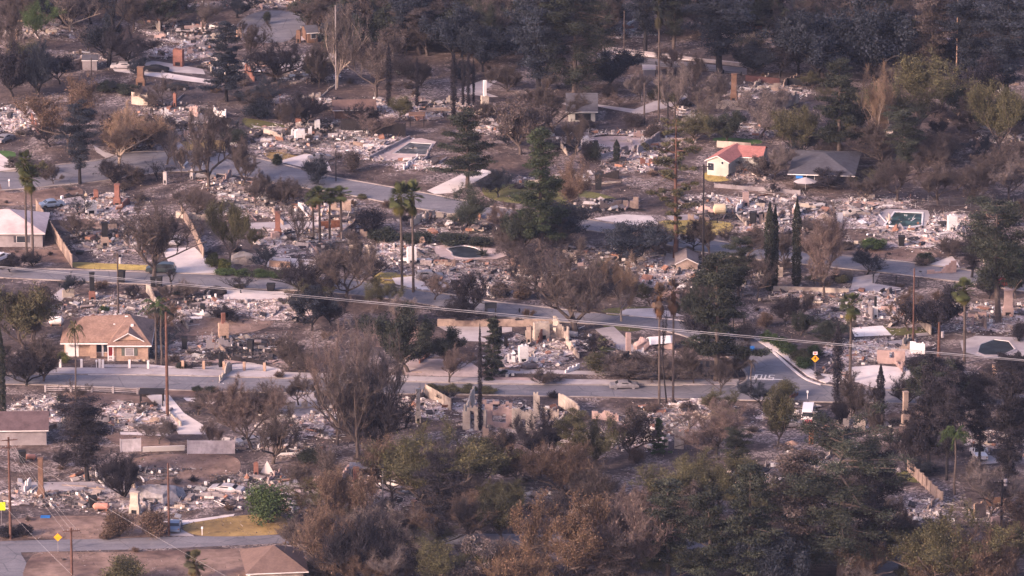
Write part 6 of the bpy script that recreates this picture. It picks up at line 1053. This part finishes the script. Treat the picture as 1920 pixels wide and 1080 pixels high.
# ------------------------------------------------------------------ fine litter over the open ground
mb = MB(); N = 150000; lo, hi = G(0, 1090), G(0, -5); y = rng.uniform(lo[1], hi[1], N); x = rng.uniform(-1, 1, N) * (y + DIST) * .0775
cl = np.sin(x * .21 + 2 * np.sin(y * .13)) + np.sin(y * .24 + 1.5 * np.sin(x * .17)) + rng.normal(size=N) * .8; k = cl > .1; x, y = x[k], y[k]
bad = np.zeros(len(x), bool)
for P in AVOID[:10 + len(CON) + 14]: bad |= inpoly(x, y, P) & (rng.random(len(x)) < .985)
x, y = x[~bad], y[~bad]; m = len(x); P = np.stack([x, y, np.full(m, .05)], 1); h = m * 2 // 3
ci = np.array([[.05, .04, .04], [.10, .075, .065], [.17, .125, .10], [.28, .21, .17], [.42, .36, .35], [.06, .065, .035]])[rng.choice(6, m, p=[.25, .25, .22, .14, .06, .08])]
d = unit(h) * rng.uniform(.2, .75, h)[:, None]; d[:, 2] = np.abs(d[:, 2]) * .8; twigs(mb, P[:h], P[:h] + d, rng.uniform(.02, .045, h), ci[:h]); leaves(mb, P[h:] + [0, 0, .05], rng.uniform(.12, .4, m - h), ci[h:], 1.2); tag(mb.build('ground_litter', M_RUB), kind='stuff')
# ------------------------------------------------------------------ labels that single out each plant by what stands nearest
LM_ = [(195, 650, 'tan-roofed brick house'), (1388, 305, 'yellow cottage'), (1550, 325, 'slate-roofed dark house'), (1092, 210, 'steep grey-roofed outbuilding'), (875, 470, 'kidney pool'), (1695, 410, 'turquoise pool'), (772, 280, 'drained pool'), (1868, 652, 'dark lozenge pool'), (302, 503, 'dark green parked car'),
 (1528, 680, 'orange diamond sign'), (505, 930, 'round yellow-green tree'), (510, 1060, 'russet pyramid roof'), (340, 840, 'white fence panels'), (233, 122, 'silver burnt sedan'), (910, 190, 'tall white-topped stack'), (1447, 460, 'twin cypresses'), (765, 450, 'twin tall palms'), (562, 255, 'upper white fireplace'), (981, 665, 'white fireplace by stone ruin'),
 (1785, 420, 'right-hand white fireplace'), (772, 480, 'white fireplace behind palms'), (1835, 955, 'orange wall fragment'), (1735, 910, 'orange-brown fence'), (1515, 770, 'white camper van'), (510, 45, 'far cul-de-sac'), (1265, 400, 'tall open pine'), (668, 925, 'tall brick hearth'), (425, 915, 'pale burnt car shell'), (20, 920, 'leaning pole'), (173, 540, 'bright red chimney'),
 (220, 365, 'tall brown chimney'), (40, 430, 'pale pink roof'), (1240, 640, 'tipped white van'), (1440, 700, 'stop marking'), (784, 760, 'tall cream chimney'), (1263, 820, 'empty door frame'), (1765, 130, 'far sage van') if False else (766, 130, 'far sage van'), (1260, 110, 'upper tan roadside wall'), (1435, 40, 'white pool house'), (925, 650, 'conical spruce'), (1350, 392, 'cream tank'), (1630, 620, 'white slab'),
 (313, 700, 'thick broken pole'), (45, 800, 'brown-roofed garage'), (165, 820, 'charred monkey tree'), (1870, 500, 'stone pine'), (1340, 600, 'big layered cedar'), (1575, 940, 'huge lower pine'), (328, 980, 'blue-grey parked car'), (1195, 450, 'round blue-black tree'), (1835, 855, 'white pickup'), (1670, 665, 'pink-grey windowed wall'), (520, 420, 'red chimney by young palms'), (405, 545, 'oval clipped hedge'),
 (1838, 178, 'far orange chimney'), (1376, 165, 'dark hearth chimney'), (335, 110, 'broad red chimney'), (630, 305, 'thin black street pole'), (915, 585, 'dark box frame'), (870, 735, 'low olive hedge row'), (1155, 270, 'pink patio'), (850, 160, 'burnt cypress trunks'), (1165, 540, 'pale-trunked bare tree'), (1545, 470, 'pinkish bare tree'), (1630, 470, 'right-hand street'), (640, 1011, 'bottom street'), (560, 725, 'lower street'), (420, 305, 'curved upper street'), (460, 528, 'middle street'), (1060, 590, 'street by stone ruin')]
def size_word(o, lst): return ''
def rel(dx, dy):
    if abs(dx) > abs(dy) * 1.2: return ('just ' if abs(dx) < 70 else '') + ('right of' if dx > 0 else 'left of')
    return ('just ' if abs(dy) < 45 else '') + ('below' if dy > 0 else 'above')
for (o, d, x, y) in PENDING:
    c = sorted(LM_, key=lambda l: math.hypot(l[0] - x, (l[1] - y) * 1.3)); done = False; r = [rel(x - l[0], y - l[1]) + ' the ' + l[2] for l in c[:7]]
    if x < 0 or x > 1920: r = [q + ' by the edge' for q in r]
    cand = [d + ' ' + q for q in r[:1]] + [d + ' ' + r[i] + ', ' + r[j] for i in range(4) for j in range(i + 1, 7)]
    cand = [q for q in cand if len(q.split()) <= 16]
    for q in cand:
        if q not in USED: USED.add(q); o['label'] = q; done = True; break
    if not done:
        for wd in ('small', 'lesser', 'ragged', 'faint', 'leaning', 'slight', 'dusty', 'thin', 'low', 'dim'):
            q = wd + ' ' + cand[0]
            if q not in USED and len(q.split()) <= 16: USED.add(q); o['label'] = q; break
# ------------------------------------------------------------------ air: pale haze through which the far lots fade
m = bpy.data.materials.new('haze'); m.use_nodes = True; t = m.node_tree; t.nodes.clear(); vo = t.nodes.new('ShaderNodeVolumePrincipled'); ou = t.nodes.new('ShaderNodeOutputMaterial')
m.cycles.homogeneous_volume = True; m.cycles.volume_sampling = 'DISTANCE'
vo.inputs['Density'].default_value = HAZE; vo.inputs['Color'].default_value = (.60, .70, 1.0, 1); vo.inputs['Anisotropy'].default_value = .2; t.links.new(vo.outputs[0], ou.inputs['Volume'])
mb = MB(); box(mb, -2700, -1300, -1.2, 2700, 3700, 326); tag(mb.build('haze', m), kind='stuff')
